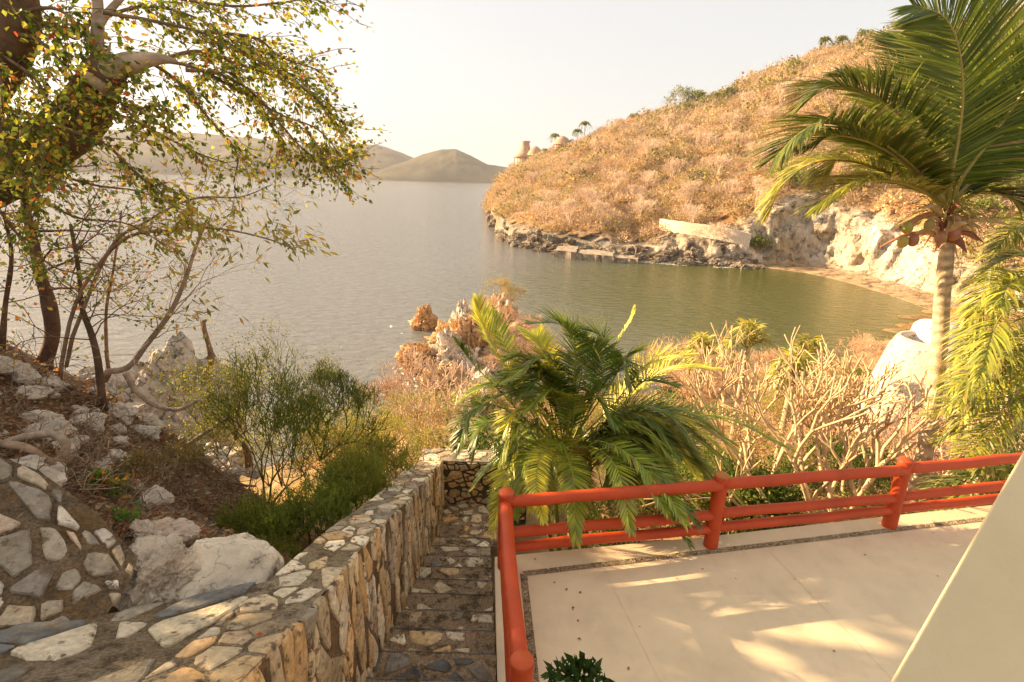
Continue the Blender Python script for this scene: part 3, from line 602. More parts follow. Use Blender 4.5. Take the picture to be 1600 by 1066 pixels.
for k, (px, py, Y, s, lab) in enumerate([(345, 735, 6.0, .26, 'white angular rock on the slope edge above the stump'), (290, 690, 6.6, .30, 'grey tan rock at the slope edge right of the fallen branch'), (250, 700, 5.4, .20, 'tan rock half buried in the middle of the slope'), (215, 640, 6.2, .26, 'grey rock below the leaning branchy tree'), (180, 690, 4.6, .14, 'brownish rock in the litter left of the fallen branches'),
        (130, 590, 6.4, .22, 'grey tan rock between the slender trunks'), (30, 590, 6.0, .26, 'brown rock at the left edge below the slim tree'), (300, 790, 4.6, .16, 'cracked tan rock just above the boulder'), (330, 770, 5.2, .15, 'pale rock with litter above the boulder'), (60, 655, 4.5, .15, 'tan rock beside the grey fallen log'), (240, 800, 3.9, .12, 'pinkish rock above the crumbly ledge')]):
    rock('slope_rock', at(px, py, Y)+A([0, 0, -s*.2]), 160+k, (s*1.3, s, s*.75), (.50, .41, .32), M_rockN, lab, 'rock', sub=5, rough=.3, cuts=16, crag=.25, rz=k*1.7)
# orange and white rock point in the water
rpts = [(663, 510, 2.3, 1.7, (.60, .36, .17), 'craggy orange sea rock standing alone off the point'), (702, 538, 2.2, 2.3, (.60, .38, .18), 'orange craggy rock at the sea side of the point'), (660, 574, 2.0, 2.2, (.60, .36, .17), 'orange rock by the water below the point'), (712, 572, 3.2, 2.6, (.78, .68, .55), 'white rock face in the middle of the point'), (690, 604, 2.0, 2.2, (.62, .40, .2), 'orange white rock at the near end of the point'),
        (724, 540, 4.0, 1.6, (.80, .72, .60), 'slanted white rock slab on the point'), (775, 540, 5.4, 2.9, (.70, .53, .37), 'tall rock hump carrying dry brush on the point'), (800, 565, 3.6, 3.0, (.66, .5, .35), 'rock hump with pinkish brush behind the palm clump'), (645, 548, .9, 1.0, (.60, .38, .2), 'small orange rock at the waterline of the point'), (745, 620, 1.9, 2.2, (.68, .55, .42), 'pale rock behind the left palm fronds'), (738, 560, 4.0, 2.2, (.64, .42, .22), 'orange brown rock between the white face and the tall hump')]
for k, (px, py, Y, s, c, lab) in enumerate(rpts):
    p = onz(px, py, ZW); rock('sea_rock', (p[0], p[1], ZW+.1), 80+k, (s, s*1.1, Y), c, M_rock, lab, sub=6, rough=.45, cuts=10, crag=.5, freq=2.8)
# boulders along the far shore: each one a rock, prototypes copied
protos = []
for k in range(6):
    o = rock('shore_rock', (0, 0, 0), 200+k, (1, 1, .8), [(.31, .25, .18), (.38, .30, .21), (.25, .20, .14)][k % 3], M_rockF, 'rough tan rock on the far shore of the cove', sub=5, rough=.35, cuts=14, crag=.4, group='rocks along the far shore'); protos.append(o)
nr = 0
labs = ['weathered tan rock at the waterline of the far headland', ]
for k in range(190):
    u = rg.random(); px = 757+ (1190-757)*u**1.25; sy = np.interp(px, [h[0] for h in HC], [h[1] for h in HC]); p = onz(px, sy, ZW); dist = math.hypot(p[0], p[1])
    inl = rg.uniform(-1.5, 5.5)*(1.0 if px > 850 else 1.4); p = p*(1+inl/dist); s = rg.uniform(.5, 1.7)*(1.25 if px < 860 else .9)
    z = ZW+max(0, inl)*.45*rg.random()+s*.1
    o = protos[nr] if nr < 6 else protos[rg.integers(6)].copy()
    if nr >= 6: col.objects.link(o)
    o.location = (p[0], p[1], z); o.scale = (s*1.3, s, s*rg.uniform(.7, 1.3)); o.rotation_euler = (0, 0, rg.random()*6.3); nr += 1
    wh = 'at the outer tip of the headland' if px < 800 else ('on the shore left of the old jetty' if px < 870 else ('on the shore behind the old jetty' if px < 1000 else ('between concrete block and cliff' if px > 1050 else 'beside the concrete block')))
    o['label'] = ('large' if s > 1.45 else ('small' if s < .8 else 'medium sized'))+(' tan rock at the waterline ' if inl < 1 else ' tan rock above the waterline ')+wh
# ------------------------------------------------------------------ vegetation helpers
def rot(v, ax, a):
    v = np.asarray(v, float); ax = nrm(ax); return v*math.cos(a)+np.cross(ax, v)*math.sin(a)+ax*(ax@v)*(1-math.cos(a))
def grow(p, d, L, r, depth, rs, ang=.55, forks=(2, 3), sh=.8, rsh=.7, up=.15, wig=.15, minL=.02, S=None, T=None, sub=2, rmin=.002):
    if S is None: S = []; T = []
    for k in range(sub):
        q = p+d*L/sub; r2 = max(r*(1-(1-rsh)*(k+1)/sub), rmin); S.append((*p, *q, r*(1-(1-rsh)*k/sub), r2)); p = q; d = nrm(d+rs.normal(0, wig, 3)+A([0, 0, up*.3]))
    if depth == 0 or L < minL: T.append((p, d)); return S, T
    n = rs.integers(forks[0], forks[1]+1); ref = nrm(np.cross(d, rs.normal(size=3))); ph = rs.random()*6.3
    for k in range(n):
        ax = rot(ref, d, ph+k*2*math.pi/n+rs.normal(0, .3)); dd = rot(d, ax, ang*rs.uniform(.6, 1.3)); dd = nrm(dd+A([0, 0, up]))
        grow(p, dd, L*sh*rs.uniform(.75, 1.2), r*rsh*rs.uniform(.85, 1.), depth-1, rs, ang, forks, sh, rsh, up, wig, minL, S, T, sub, rmin)
    return S, T
def frond(R, n=60, L=.5, wd=.03, c=(.12, .18, .03), c2=None, N0=None, spread=1.0, droop=.5, vee=.25, r0=.02, rc=(.35, .3, .08), seed=0, start=.12, messy=.08, prof=.75):
    """a pinnate palm leaf: rachis plus two rows of bending leaflets"""
    rs = np.random.default_rng(seed); R = bez(R, 28); g = G(); m = len(R); g.tube(R, np.linspace(r0, r0*.15, m), 5, rc)
    s = np.linspace(start, .995, n); s = np.repeat(s, 2)+rs.normal(0, .3/n, 2*n); s = np.clip(s, 0, .999); sd = np.tile([1., -1.], n)
    x = s*(m-1); i = x.astype(int); f = (x-i)[:, None]; i2 = np.minimum(i+1, m-1); P = R[i]*(1-f)+R[i2]*f; Tn = nrm(np.gradient(R, axis=0)); T = nrm(Tn[i]*(1-f)+Tn[i2]*f)
    up = A([0, 0, 1.]) if N0 is None else nrm(N0); Nn = nrm(up-T*(T@up)[:, None]); Sd = np.cross(T, Nn)*sd[:, None]
    u = (s-start)/(1-start); a = np.radians(62-38*u**1.5)*spread; ln = L*(np.sin(np.pi*np.clip(.12+.80*u, 0, 1))**prof)*rs.uniform(.85, 1.1, len(s))
    D = nrm(T*np.cos(a)[:, None]+Sd*np.sin(a)[:, None]+Nn*vee+rs.normal(0, messy, (len(s), 3)))
    W_ = nrm(np.cross(D, Nn*1.0+Sd*.3)+rs.normal(0, .15, D.shape))*wd*.5
    pts = [P]; d = D.copy(); wds = [.55, 1.0, .75, .04]; K = 3
    for k in range(K):
        pts.append(pts[-1]+d*(ln/K)[:, None]); d = nrm(d+A([0, 0, -1.])*droop*(.5+.5*k)*rs.uniform(.7, 1.3, (len(s), 1)))
    V = np.stack([np.stack([q-W_*w_, q+W_*w_], 1) for q, w_ in zip(pts, wds)], 1)      # N,4,2,3
    N_ = len(s); t = A([[0, 1, 3, 2], [2, 3, 5, 4], [4, 5, 7, 6]]); Fs = (t[None]+np.arange(N_)[:, None, None]*8).reshape(-1, 4)
    C = A(c)*rs.uniform(.75, 1.3, (N_, 1)); 
    if c2 is not None: mm = rs.random((N_, 1)) < .35; C = np.where(mm, A(c2)*rs.uniform(.8, 1.2, (N_, 1)), C)
    C8 = np.repeat(C[:, None], 8, 1); tipc = A([.42, .33, .13]); wt_ = (rs.random((N_, 1, 1)) < .5)*A([0, 0, 0, 0, .12, .12, .75, .75])[None, :, None]; C8 = C8*(1-wt_)+tipc*wt_
    brown = rs.random((N_, 1, 1)) < .025; C8 = np.where(brown, A([.40, .26, .12]), C8)
    g.add(V.reshape(-1, 3), Fs, np.clip(C8.reshape(-1, 3), 0, 1)); return g
LEAFPAL = A([(.13, .18, .02), (.28, .32, .035), (.55, .48, .06), (.80, .55, .08), (.80, .32, .07), (.70, .13, .04)])
def pick(n, wts, pal=LEAFPAL): return pal[rg.choice(len(pal), n, p=wts)]*rg.uniform(.75, 1.3, (n, 1))
# ------------------------------------------------------------------ coconut palm
cp0 = at(1437, 748, 7.6)
TR = bez([at(1418, 800, 7.4), at(1437, 745, 7.6), at(1456, 640, 7.9), at(1468, 540, 8.1), at(1472, 470, 8.2), at(1478, 405, 8.2), at(1484, 335, 8.2)], 130)
palm = empty('coconut_palm', tuple(TR[0]+A([0, 0, -1.2])), 'tall coconut palm with ringed pale trunk and feathery fronds behind the railing', 'palm tree')
g = G(); t_ = np.linspace(0, 1, 130); rr = (.124-.022*t_)*(1+.018*np.sin(t_*170)+.03*fbm(TR*3, 3, 1)); rr[-22:] *= np.linspace(1, .6, 22); rr *= 1
P_ = np.vstack([TR[0]+A([-.1, 0, -1.3]), TR]); g.tube(P_, np.concatenate([[.16], rr]), 14, np.clip(np.concatenate([[.9], .85+.25*np.sin(t_*170)])[:, None]*A([.62, .46, .30]), 0, 1)); g.build('trunk', M_bark, palm)
cc = at(1484, 318, 8.2)
fr = [  # px rachis, (Y start, Y end), leaflet length, normal, colour
 ([(1474, 312), (1453, 285), (1404, 240), (1345, 200), (1292, 190), (1248, 210), (1212, 246)], 8.2, 7.2, 1.0, None, (.11, .15, .024), .35),
 ([(1474, 306), (1448, 268), (1433, 215), (1389, 166), (1340, 139), (1292, 137), (1252, 165)], 8.2, 8.2, 1.0, None, (.10, .14, .022), .35),
 ([(1474, 316), (1453, 298), (1389, 270), (1331, 252), (1272, 254), (1228, 283), (1203, 326)], 8.2, 8.8, 1.0, None, (.34, .36, .07), .55),
 ([(1482, 310), (1487, 270), (1497, 215), (1504, 146), (1497, 73), (1474, 26), (1425, 8)], 8.2, 7.6, 1.15, (-.3, -1, .15), (.11, .16, .022), .15),
 ([(1488, 310), (1502, 280), (1535, 235), (1575, 180), (1612, 128), (1660, 90), (1700, 90)], 8.2, 7.4, 1.1, (-.6, -.8, .4), (.10, .15, .02), .3),
 ([(1486, 308), (1505, 250), (1535, 180), (1555, 90), (1562, 0), (1550, -60)], 8.2, 8.8, 1.1, (.2, -1, .1), (.12, .17, .024), .2),
 ([(1480, 312), (1474, 250), (1468, 170), (1440, 90), (1415, 60)], 8.25, 9.4, 1.0, (-.2, -1, .2), (.09, .13, .02), .3),
 ([(1490, 312), (1520, 285), (1580, 250), (1650, 240), (1710, 290)], 8.2, 8.6, 1.0, None, (.09, .14, .02), .4),
 ([(1478, 314), (1430, 262), (1370, 225), (1320, 235), (1280, 280)], 8.3, 9.6, .9, None, (.16, .19, .035), .5),
 ([(1476, 318), (1440, 296), (1390, 282), (1330, 288), (1275, 322)], 8.2, 8.0, .95, None, (.20, .23, .04), .5),
 ([(1476, 316), (1440, 280), (1380, 232), (1310, 212), (1250, 232)], 8.2, 7.6, 1.0, None, (.11, .15, .024), .35),
 ([(1478, 312), (1460, 250), (1430, 180), (1380, 130), (1320, 118)], 8.3, 9.0, 1.0, None, (.12, .16, .025), .3),
 ([(1490, 314), (1530, 300), (1580, 310), (1630, 350)], 8.2, 7.8, .9, None, (.14, .18, .03), .4),
 ([(1490, 312), (1540, 240), (1600, 150), (1680, 60)], 8.3, 9.6, 1.1, (-.6, -.8, .4), (.085, .13, .018), .3),
]
for k, (px_, ya, yb, L, N0, c, dr_) in enumerate(fr):
    m = len(px_); R = [at(x, y, ya+(yb-ya)*i/(m-1)) for i, (x, y) in enumerate(px_)]; R[0] = cc+A([0, 0, -.05])+(R[0]-cc)*.6
    frond(R, 165, L*1.0, .033, c, tuple(A(c)*A([2.3, 1.9, 1.4])), N0, 1.0, dr_*.42, .12, .04, (.50, .42, .12), 300+k, .13, .05).build('frond', M_palm, palm)
for k in range(40):   # dry bracts, spathes and old sheath below the crown
    a = rg.random()*6.3; e = rg.uniform(-.9, .7); L = rg.uniform(.3, .75) if k < 24 else rg.uniform(.2, .4); b = cc+A([math.cos(a)*.1, math.sin(a)*.1, rg.uniform(-.55, -.1)])
    d = A([math.cos(a)*math.cos(e), math.sin(a)*math.cos(e)*.9, math.sin(e)]); R = bez([b, b+d*L*.5+A([0, 0, .04]), b+d*L+A([0, 0, -.12*L])], 8)
    g = G(); wd_ = rg.uniform(.025, .05); prof = np.sin(np.linspace(.25, 1, 8)*np.pi)**.7; c_ = A([(.52, .27, .15), (.42, .16, .08), (.62, .44, .28), (.26, .11, .06)][k % 4])
    g.tube(R, np.maximum(prof, .06)*wd_, 6, c_); g.build('dry_bract', M_twig, palm)
g = G()
for k in range(150):
    a = rg.random()*6.3; e = rg.uniform(-.5, 1.0); L = rg.uniform(.25, .6); b = cc+A([math.cos(a)*.08, math.sin(a)*.08, rg.uniform(-.25, .1)]); d = A([math.cos(a)*math.cos(e), math.sin(a)*math.cos(e), math.sin(e)])
    g.tube(bez([b, b+d*L*.6, b+d*L+A([0, 0, -.12])], 5), .006, 3, (.50, .40, .10), cap=False)
g.build('flower_stalks', M_twig, palm)
for px, py, s_, c_ in [(1418, 356, .075, (.52, .46, .10)), (1411, 378, .075, (.60, .44, .10)), (1427, 376, .075, (.52, .22, .12)), (1491, 366, .085, (.55, .22, .13)), (1470, 372, .08, (.50, .24, .12)), (1452, 352, .07, (.45, .33, .1))]:
    V, Fc = ICO[3]; g = G(); p = at(px, py, 7.95); V2 = V*A([s_, s_, s_*1.25]); V2[:, 2] *= 1+.12*(V[:, 2] > 0)*V[:, 2]; g.add(V2+p, Fc, np.clip(A(c_)*(1+.25*fbm(V2*9, 2, 3))[:, None], 0, 1)); g.build('coconut', M_paint if False else M_palm, palm)
# ------------------------------------------------------------------ palms at the right edge
def palm_at(name, label, cpx, Y, base_z, specs, c, L=.6, n=50, wd=.035, r=.1, seed=0, droop=.6, cat='palm tree', grp=None, mat_=None, c2=None):
    c0 = at(*cpx, Y); e = empty(name, (c0[0], c0[1], base_z), label, cat, grp); g = G(); g.tube(bez([(c0[0]+.1, c0[1]+.1, base_z), (c0[0], c0[1], (base_z+c0[2])/2), c0], 10), np.linspace(r*1.3, r, 10), 9, (.45, .34, .22)); g.build('trunk', M_bark, e)
    for k, (px_, ye) in enumerate(specs):
        m = len(px_); R = [c0]+[at(x, y, Y+(ye-Y)*(i+1)/m) for i, (x, y) in enumerate(px_)]
        frond(R, n, L, wd, A(c)*rg.uniform(.8, 1.25), c2 or tuple(A(c)*A([2.0, 1.7, 1.2])), None, 1.0, droop, .2, .02, (.45, .40, .12), seed+k, .12, .12).build('frond', mat_ or M_palm, e)
    return e
palm_at('young_palm', 'palm with drooping fronds at the right edge beside the coconut trunk', (1640, 500), 7.2, -1.8,
 [([(1590, 430), (1550, 440), (1515, 500)], 6.8), ([(1580, 470), (1530, 500), (1492, 560)], 7.0), ([(1590, 500), (1540, 540), (1500, 630)], 6.6), ([(1600, 450), (1580, 440), (1560, 480)], 6.4),
  ([(1600, 560), (1530, 610), (1450, 650)], 6.6), ([(1590, 540), (1540, 590), (1490, 680)], 6.8), ([(1600, 600), (1560, 650), (1530, 740)], 6.5), ([(1590, 580), (1520, 640), (1462, 690)], 7.4), ([(1620, 420), (1590, 400), (1540, 420)], 7.8),
  ([(1660, 430), (1720, 430), (1780, 480)], 7.2), ([(1680, 520), (1740, 560), (1770, 640)], 7), ([(1600, 520), (1520, 550), (1470, 600)], 7.8), ([(1610, 620), (1590, 690), (1570, 760)], 7.0), ([(1600, 480), (1560, 500), (1530, 590)], 6.2), ([(1600, 550), (1550, 560), (1480, 610)], 6.4), ([(1600, 590), (1540, 620), (1450, 625)], 7.2), ([(1600, 440), (1545, 470), (1500, 530)], 7.6), ([(1590, 610), (1540, 680), (1500, 720)], 6.2)], (.26, .29, .055), .50, 72, .026, .09, 400, .42)
palm_at('young_palm', 'dark palm crown behind the drooping palm at the upper right edge', (1660, 395), 9.0, -2.4,
 [([(1610, 360), (1570, 380), (1535, 440)], 8.8), ([(1620, 350), (1590, 355), (1555, 390)], 8.6), ([(1630, 420), (1590, 440), (1550, 500)], 9.), ([(1640, 340), (1600, 340), (1570, 370)], 9.6), ([(1700, 350), (1750, 380), (1780, 440)], 9), ([(1650, 300), (1640, 250), (1600, 230)], 9.)], (.22, .26, .045), .5, 64, .026, .1, 430, .42)
palm_at('young_palm', 'small palm with fronds showing between the rails at the right', (1590, 830), 6.4, -2.2,
 [([(1560, 750), (1500, 745), (1440, 770)], 6.8), ([(1550, 760), (1500, 770), (1450, 800)], 6.4), ([(1580, 740), (1560, 735), (1500, 735)], 7), ([(1600, 740), (1640, 730), (1690, 760)], 6.6)], (.12, .16, .03), .5, 46, .034, .07, 450, .4)
# ------------------------------------------------------------------ areca palm clump behind the railing corner
ac = at(900, 770, 6.3); AB = A([ac[0], ac[1], -1.85])
areca = empty('areca_palm', tuple(AB), 'dense clump of green areca palm fronds spilling over the railing corner', 'palm')
for k in range(9):
    a = k*.7; b = AB+A([math.cos(a)*.22, math.sin(a)*.18, 0]); q = at(880+math.cos(a)*45, 670+rg.uniform(-40, 40), 6.3+.2*math.sin(a)); g = G()
    R = bez([b, (b+q)/2+A([0, 0, .1]), q], 40); g.tube(R, (.035-.012*np.linspace(0, 1, 40))*(1+.06*(np.arange(40) % 5 == 0)), 8, (.34, .36, .10)); g.build('stem', M_twig, areca)
GA, GB, GC = (.045, .085, .014), (.10, .15, .022), (.24, .27, .045)
af = [  # control px from the base outwards, start Y, end Y, colour, leaflet length
 ([(850, 690), (790, 620), (740, 570), (718, 540)], 6.3, 6.0, GA, .34), ([(850, 680), (800, 590), (760, 520), (746, 470)], 6.3, 6.6, GC, .34), ([(860, 680), (800, 560), (770, 505), (752, 490)], 6.4, 7.0, GB, .30),
 ([(850, 700), (790, 640), (740, 640), (715, 700)], 6.2, 5.7, GA, .33), ([(840, 700), (780, 660), (750, 670), (738, 715)], 6.2, 6.1, GA, .30), ([(860, 690), (820, 620), (770, 600), (722, 625)], 6.3, 6.5, GB, .34),
 ([(870, 680), (850, 600), (820, 560), (795, 560)], 6.3, 6.2, GB, .32), ([(870, 670), (860, 570), (840, 530), (830, 520)], 6.4, 7.0, GC, .32),
 ([(880, 680), (900, 560), (880, 510), (830, 505)], 6.3, 6.0, GA, .40), ([(890, 680), (910, 570), (900, 520), (870, 500)], 6.4, 6.6, GB, .38), ([(890, 680), (930, 580), (940, 530), (915, 515)], 6.3, 6.3, GA, .40),
 ([(900, 680), (940, 600), (930, 545), (895, 530)], 6.3, 5.8, GA, .42), ([(900, 680), (960, 590), (975, 560), (985, 600)], 6.3, 6.0, GA, .36), ([(900, 690), (960, 630), (1010, 570), (1075, 555)], 6.3, 6.2, GC, .42),
 ([(905, 690), (980, 620), (1040, 575), (1120, 575)], 6.4, 6.8, GC, .40), ([(905, 700), (980, 650), (1060, 640), (1140, 690)], 6.3, 6.3, GB, .42), ([(910, 710), (990, 680), (1060, 690), (1115, 750)], 6.3, 6.0, GA, .40),
 ([(910, 700), (970, 640), (1030, 640), (1080, 690)], 6.2, 5.8, GA, .40), ([(900, 710), (950, 700), (1000, 720), (1070, 800)], 6.1, 5.5, GA, .36), ([(900, 700), (940, 670), (990, 660), (1030, 700)], 6.1, 5.7, GB, .38),
 ([(880, 700), (886, 712), (896, 752), (900, 848)], 6.0, 4.62, GB, .24), ([(890, 700), (930, 700), (965, 735), (985, 830)], 6.0, 4.66, GB, .24), ([(890, 700), (960, 700), (1030, 735), (1090, 820)], 6.0, 4.85, GA, .26), ([(880, 700), (850, 705), (838, 750), (850, 815)], 6.0, 4.62, GC, .20), ([(895, 700), (940, 690), (1000, 725), (1040, 800)], 6.0, 4.8, GB, .24),
 ([(860, 710), (810, 700), (790, 740), (770, 830)], 6.1, 5.7, GC, .30), ([(860, 710), (820, 720), (790, 760), (775, 790)], 6.1, 5.9, GB, .30), ([(870, 700), (830, 660), (800, 670), (780, 720)], 6.2, 5.8, GB, .34),
 ([(870, 700), (850, 650), (810, 640), (790, 670)], 6.2, 5.9, GC, .34), ([(880, 700), (890, 640), (860, 610), (820, 640)], 6.2, 5.7, GB, .36), ([(890, 700), (900, 640), (930, 620), (960, 660)], 6.2, 5.7, GA, .38),
 ([(880, 710), (850, 700), (820, 720), (815, 770)], 6.0, 5.6, GB, .30), ([(885, 710), (880, 690), (860, 720), (855, 790)], 6.0, 5.5, GB, .28), ([(895, 705), (920, 690), (950, 720), (955, 780)], 6.0, 5.5, GA, .30),
 ([(880, 700), (870, 630), (840, 590), (800, 600)], 6.2, 6.0, GB, .36), ([(890, 690), (880, 600), (850, 560), (810, 580)], 6.3, 6.0, GA, .38), ([(900, 700), (960, 660), (1000, 600), (1050, 600)], 6.3, 6.1, GA, .40),
 ([(880, 720), (840, 740), (810, 780), (800, 800)], 6.1, 5.7, GB, .28), ([(905, 710), (960, 690), (1020, 740), (1040, 790)], 6.1, 5.7, GA, .34), ([(890, 700), (950, 560), (985, 500), (992, 478)], 6.4, 6.5, (.5, .48, .12), .05),
]
for q in range(30):
    px_, ya, yb, c, L = af[[int(rg.integers(0, 36)), 15, 16, 17, 19, 34, 35][q % 7]]; j = rg.normal(0, 42, 2); m = len(px_)
    af.append(([(x+j[0]*i/(m-1), y+abs(j[1])*.6*i/(m-1)+8) for i, (x, y) in enumerate(px_)], ya+.1, yb+rg.uniform(-.2, .5), [GA, GB, GB, GC][q % 4], L))
for q in range(26):
    t_x = 765+q*13+rg.normal(0, 12); tip_y = 800-abs(t_x-900)*.25+rg.uniform(-60, 15); bx = 890+(t_x-900)*.12
    af.append(([(bx, 745+rg.uniform(-25, 10)), (bx+(t_x-bx)*.35, min(tip_y, 740)-rg.uniform(20, 60)), (bx+(t_x-bx)*.8, tip_y-35), (t_x+(t_x-bx)*.1, tip_y+rg.uniform(0, 25))], 6.3, rg.uniform(5.6, 6.8), [GA, GB, GC][q % 3], .30))
for k, (px_, ya, yb, c, L) in enumerate(af):
    m = len(px_); R = [at(x, y, ya+(yb-ya)*i/(m-1)) for i, (x, y) in enumerate(px_)]
    frond(R, 88, L*1.15, .019, A(c)*A([2.6, 2.3, 1.9]), tuple(A(c)*A([4.6, 3.2, 1.8])), None, 1.0, .16, .22, .012, (.45, .42, .10), 500+k, .16, .06).build('frond', M_palm, areca)
# ------------------------------------------------------------------ small palms further down the slope
for k, (cp, Y, sz, lab) in enumerate([((1168, 545), 17, 46, 'small sunlit palm beyond the bare frangipani'), ((1098, 560), 19, 38, 'yellowish palm top between the areca clump and the frangipani'), ((1262, 560), 18, 34, 'little yellow green palm among the dry shrubs'), ((1240, 590), 13, 40, 'low green palm behind the bare frangipani branches'), ((735, 640), 22, 46, 'small pale palm below the rock point left of the areca clump')]):
    sp = []
    for j in range(11):
        a = j*2*math.pi/11+rg.uniform(-.2, .2); dx = math.cos(a)*sz; sp.append(([(cp[0]+dx*.5, cp[1]-abs(math.sin(a))*sz*.7-8), (cp[0]+dx, cp[1]-math.sin(a)*sz*.6+4)], Y+math.sin(a)*.4))
    b_ = at(*cp, Y); palm_at('small_palm', lab, cp, Y, min(float(gz(A([[b_[0], b_[1]]]))[0])-.3, b_[2]-.5), sp, (.34, .34, .07), .42, 24, .05, .09, 600+k*20, .3, grp='small palms down the slope')
# ------------------------------------------------------------------ bare frangipani
def bare_tree(name, bases, label, cat, L, r, depth, c, seed, ang=.5, up=.25, sh=.82, rsh=.8, wig=.12, forks=(2, 3), grp=None, rmin=.008, leaf=None, n=6, tipc=None):
    rs = np.random.default_rng(seed); e = empty(name, tuple(bases[0][0]), label, cat, grp); S = []; T = []
    for b, d in bases: grow(A(b), nrm(d), L, r, depth, rs, ang, forks, sh, rsh, up, wig, .03, S, T, 2, rmin)
    S = A(S); g = G(); cc_ = A(c)*rs.uniform(.8, 1.2, (len(S), 1)); g.segs(S, n, cc_); g.build('branches', M_green_twig if name == 'pencil_bush' else M_twig, e)
    if leaf:
        pal, num, Ls, Ws, sp = leaf; TP = A([t[0] for t in T]); TD = A([t[1] for t in T]); ii = rs.integers(0, len(TP), num); P = TP[ii]+rs.normal(0, sp, (num, 3))
        g = G(); g.leaves(P, TD[ii]+rs.normal(0, .8, (num, 3)), rs.normal(size=(num, 3))+A([0, 0, .6]), Ls*rs.uniform(.7, 1.3, num), Ws*rs.uniform(.8, 1.2, num), A(pal)[rs.integers(0, len(pal), num)]*rs.uniform(.75, 1.25, (num, 1)))
        g.build('leaves', M_leaf, e, smooth=False)
    return e, S, T
for k, (px, Yb, dirs, L, dep, lab) in enumerate([
  (1315, 7.3, [(-.55, 0, .9), (-.12, .1, 1), (-.95, .1, .75), (-1.2, .3, .7), (.25, .1, 1)], 1.08, 4, 'large leafless frangipani with forking pale branches behind the rails'),
  (1330, 8.4, [(.0, 0, 1), (.3, .1, .9), (-.35, .2, 1)], 1.1, 4, 'thinner leafless frangipani next to the coconut palm trunk'),
  (1190, 8.4, [(-.3, 0, 1), (.15, .2, 1), (-.7, .1, .8), (.5, 0, 1)], 1.02, 5, 'pale bare frangipani right of the areca clump')]):
    b = at(px, 800, Yb); b[2] = -1.9
    bare_tree('frangipani_tree', [(b, d) for d in dirs], lab, 'tree', L, .050, dep, (.60, .43, .24), 700+k, .42, .10, .76, .77, .15, (2, 3), 'bare frangipani trees', .0115, n=7)
b = at(705, 745, 12); b[2] = float(gz(A([[b[0], b[1]]]))[0])-.2
bare_tree('frangipani_tree', [(b, d) for d in [(-.5, 0, .9), (0, .1, 1), (.4, .1, .9), (-.8, .1, .6)]], 'small leafless frangipani beyond the end of the parapet', 'tree', .62, .05, 5, (.66, .5, .38), 710, .5, .2, .80, .80, .10, (2, 3), 'bare frangipani trees', .012, n=6)
b = at(655, 720, 16); b[2] = float(gz(A([[b[0], b[1]]]))[0])-.2
bare_tree('frangipani_tree', [(b, d) for d in [(-.3, 0, 1), (.3, .1, 1), (-.7, .1, .7)]], 'distant leafless frangipani below the orange rock point', 'tree', .8, .05, 6, (.62, .46, .34), 711, .5, .2, .78, .80, .10, (2, 3), 'bare frangipani trees', .012, n=5)
# ------------------------------------------------------------------ pencil bushes
PG = (.19, .22, .03)
def pencil(px, py, Y, zoff, L, dep, seed, lab, dirs, c=PG, up=.18):
    b = at(px, py, Y); b[2] += zoff
    return bare_tree('pencil_bush', [(b, d) for d in dirs], lab, 'bush', L, .018, dep, c, seed, .48, up, .80, .72, .14, (2, 3), 'pencil bushes beside the parapet', .0045, n=4)
pencil(415, 800, 5.6, 0, .42, 7, 801, 'tall dark green pencil bush with thin forking twigs against the sea', [(.35, .1, 1), (.7, .2, .9), (.0, .1, 1)])
pencil(500, 720, 6.6, 0, .34, 7, 802, 'green pencil bush crown reaching right over the shore', [(.3, .1, .9), (.8, .1, .7), (-.2, 0, 1)])
pencil(430, 880, 4.3, -.1, .20, 7, 803, 'low green pencil bush directly behind the boulder', [(0, .1, 1), (.6, .2, .8), (-.5, .1, .8), (.2, -.2, 1)], (.26, .30, .045))
pencil(500, 850, 4.7, -.25, .22, 7, 804, 'pencil bush of pale green sticks hugging the middle of the parapet', [(0, .1, 1), (.5, .3, .9), (-.5, .1, .8), (.1, -.2, 1)], (.26, .30, .045))
pencil(560, 790, 5.6, -.3, .22, 7, 805, 'pencil bush beside the upper part of the parapet', [(0, .1, 1), (.5, .3, .8), (-.5, .1, .8), (-.1, -.1, 1)], (.38, .38, .06))
pencil(610, 750, 7.0, -.4, .22, 6, 806, 'yellowish pencil bush near the far parapet corner', [(0, .1, 1), (.4, .3, .8), (-.6, .1, .8)], (.25, .25, .05))
for k, (px, py, Y, L, lab) in enumerate([(400, 860, 4.6, .2, 'green pencil bush between the boulder and the litter slope'), (455, 800, 5.6, .26, 'dense yellow green pencil bush in the middle of the bushes left of the parapet'), (530, 820, 5.4, .24, 'pencil bush with bright tips leaning on the parapet'), (590, 770, 6.6, .26, 'pencil bush reaching up behind the far part of the parapet'),
    (480, 780, 6.2, .30, 'tall pencil bush behind the dense yellow green one'), (550, 740, 7.2, .28, 'pencil bush with a rounded crown below the sea view'), (430, 900, 4.0, .16, 'low dark pencil bush squeezed between boulder and parapet')]):
    if k in (1, 4, 5): continue
    pencil(px, py, Y, -.2, L, 6, 880+k, lab, [(0, .1, 1), (.5, .3, .9), (-.5, .1, .9), (.1, -.2, 1)], [(.36, .38, .055), (.48, .42, .08), (.30, .34, .05)][k % 3])
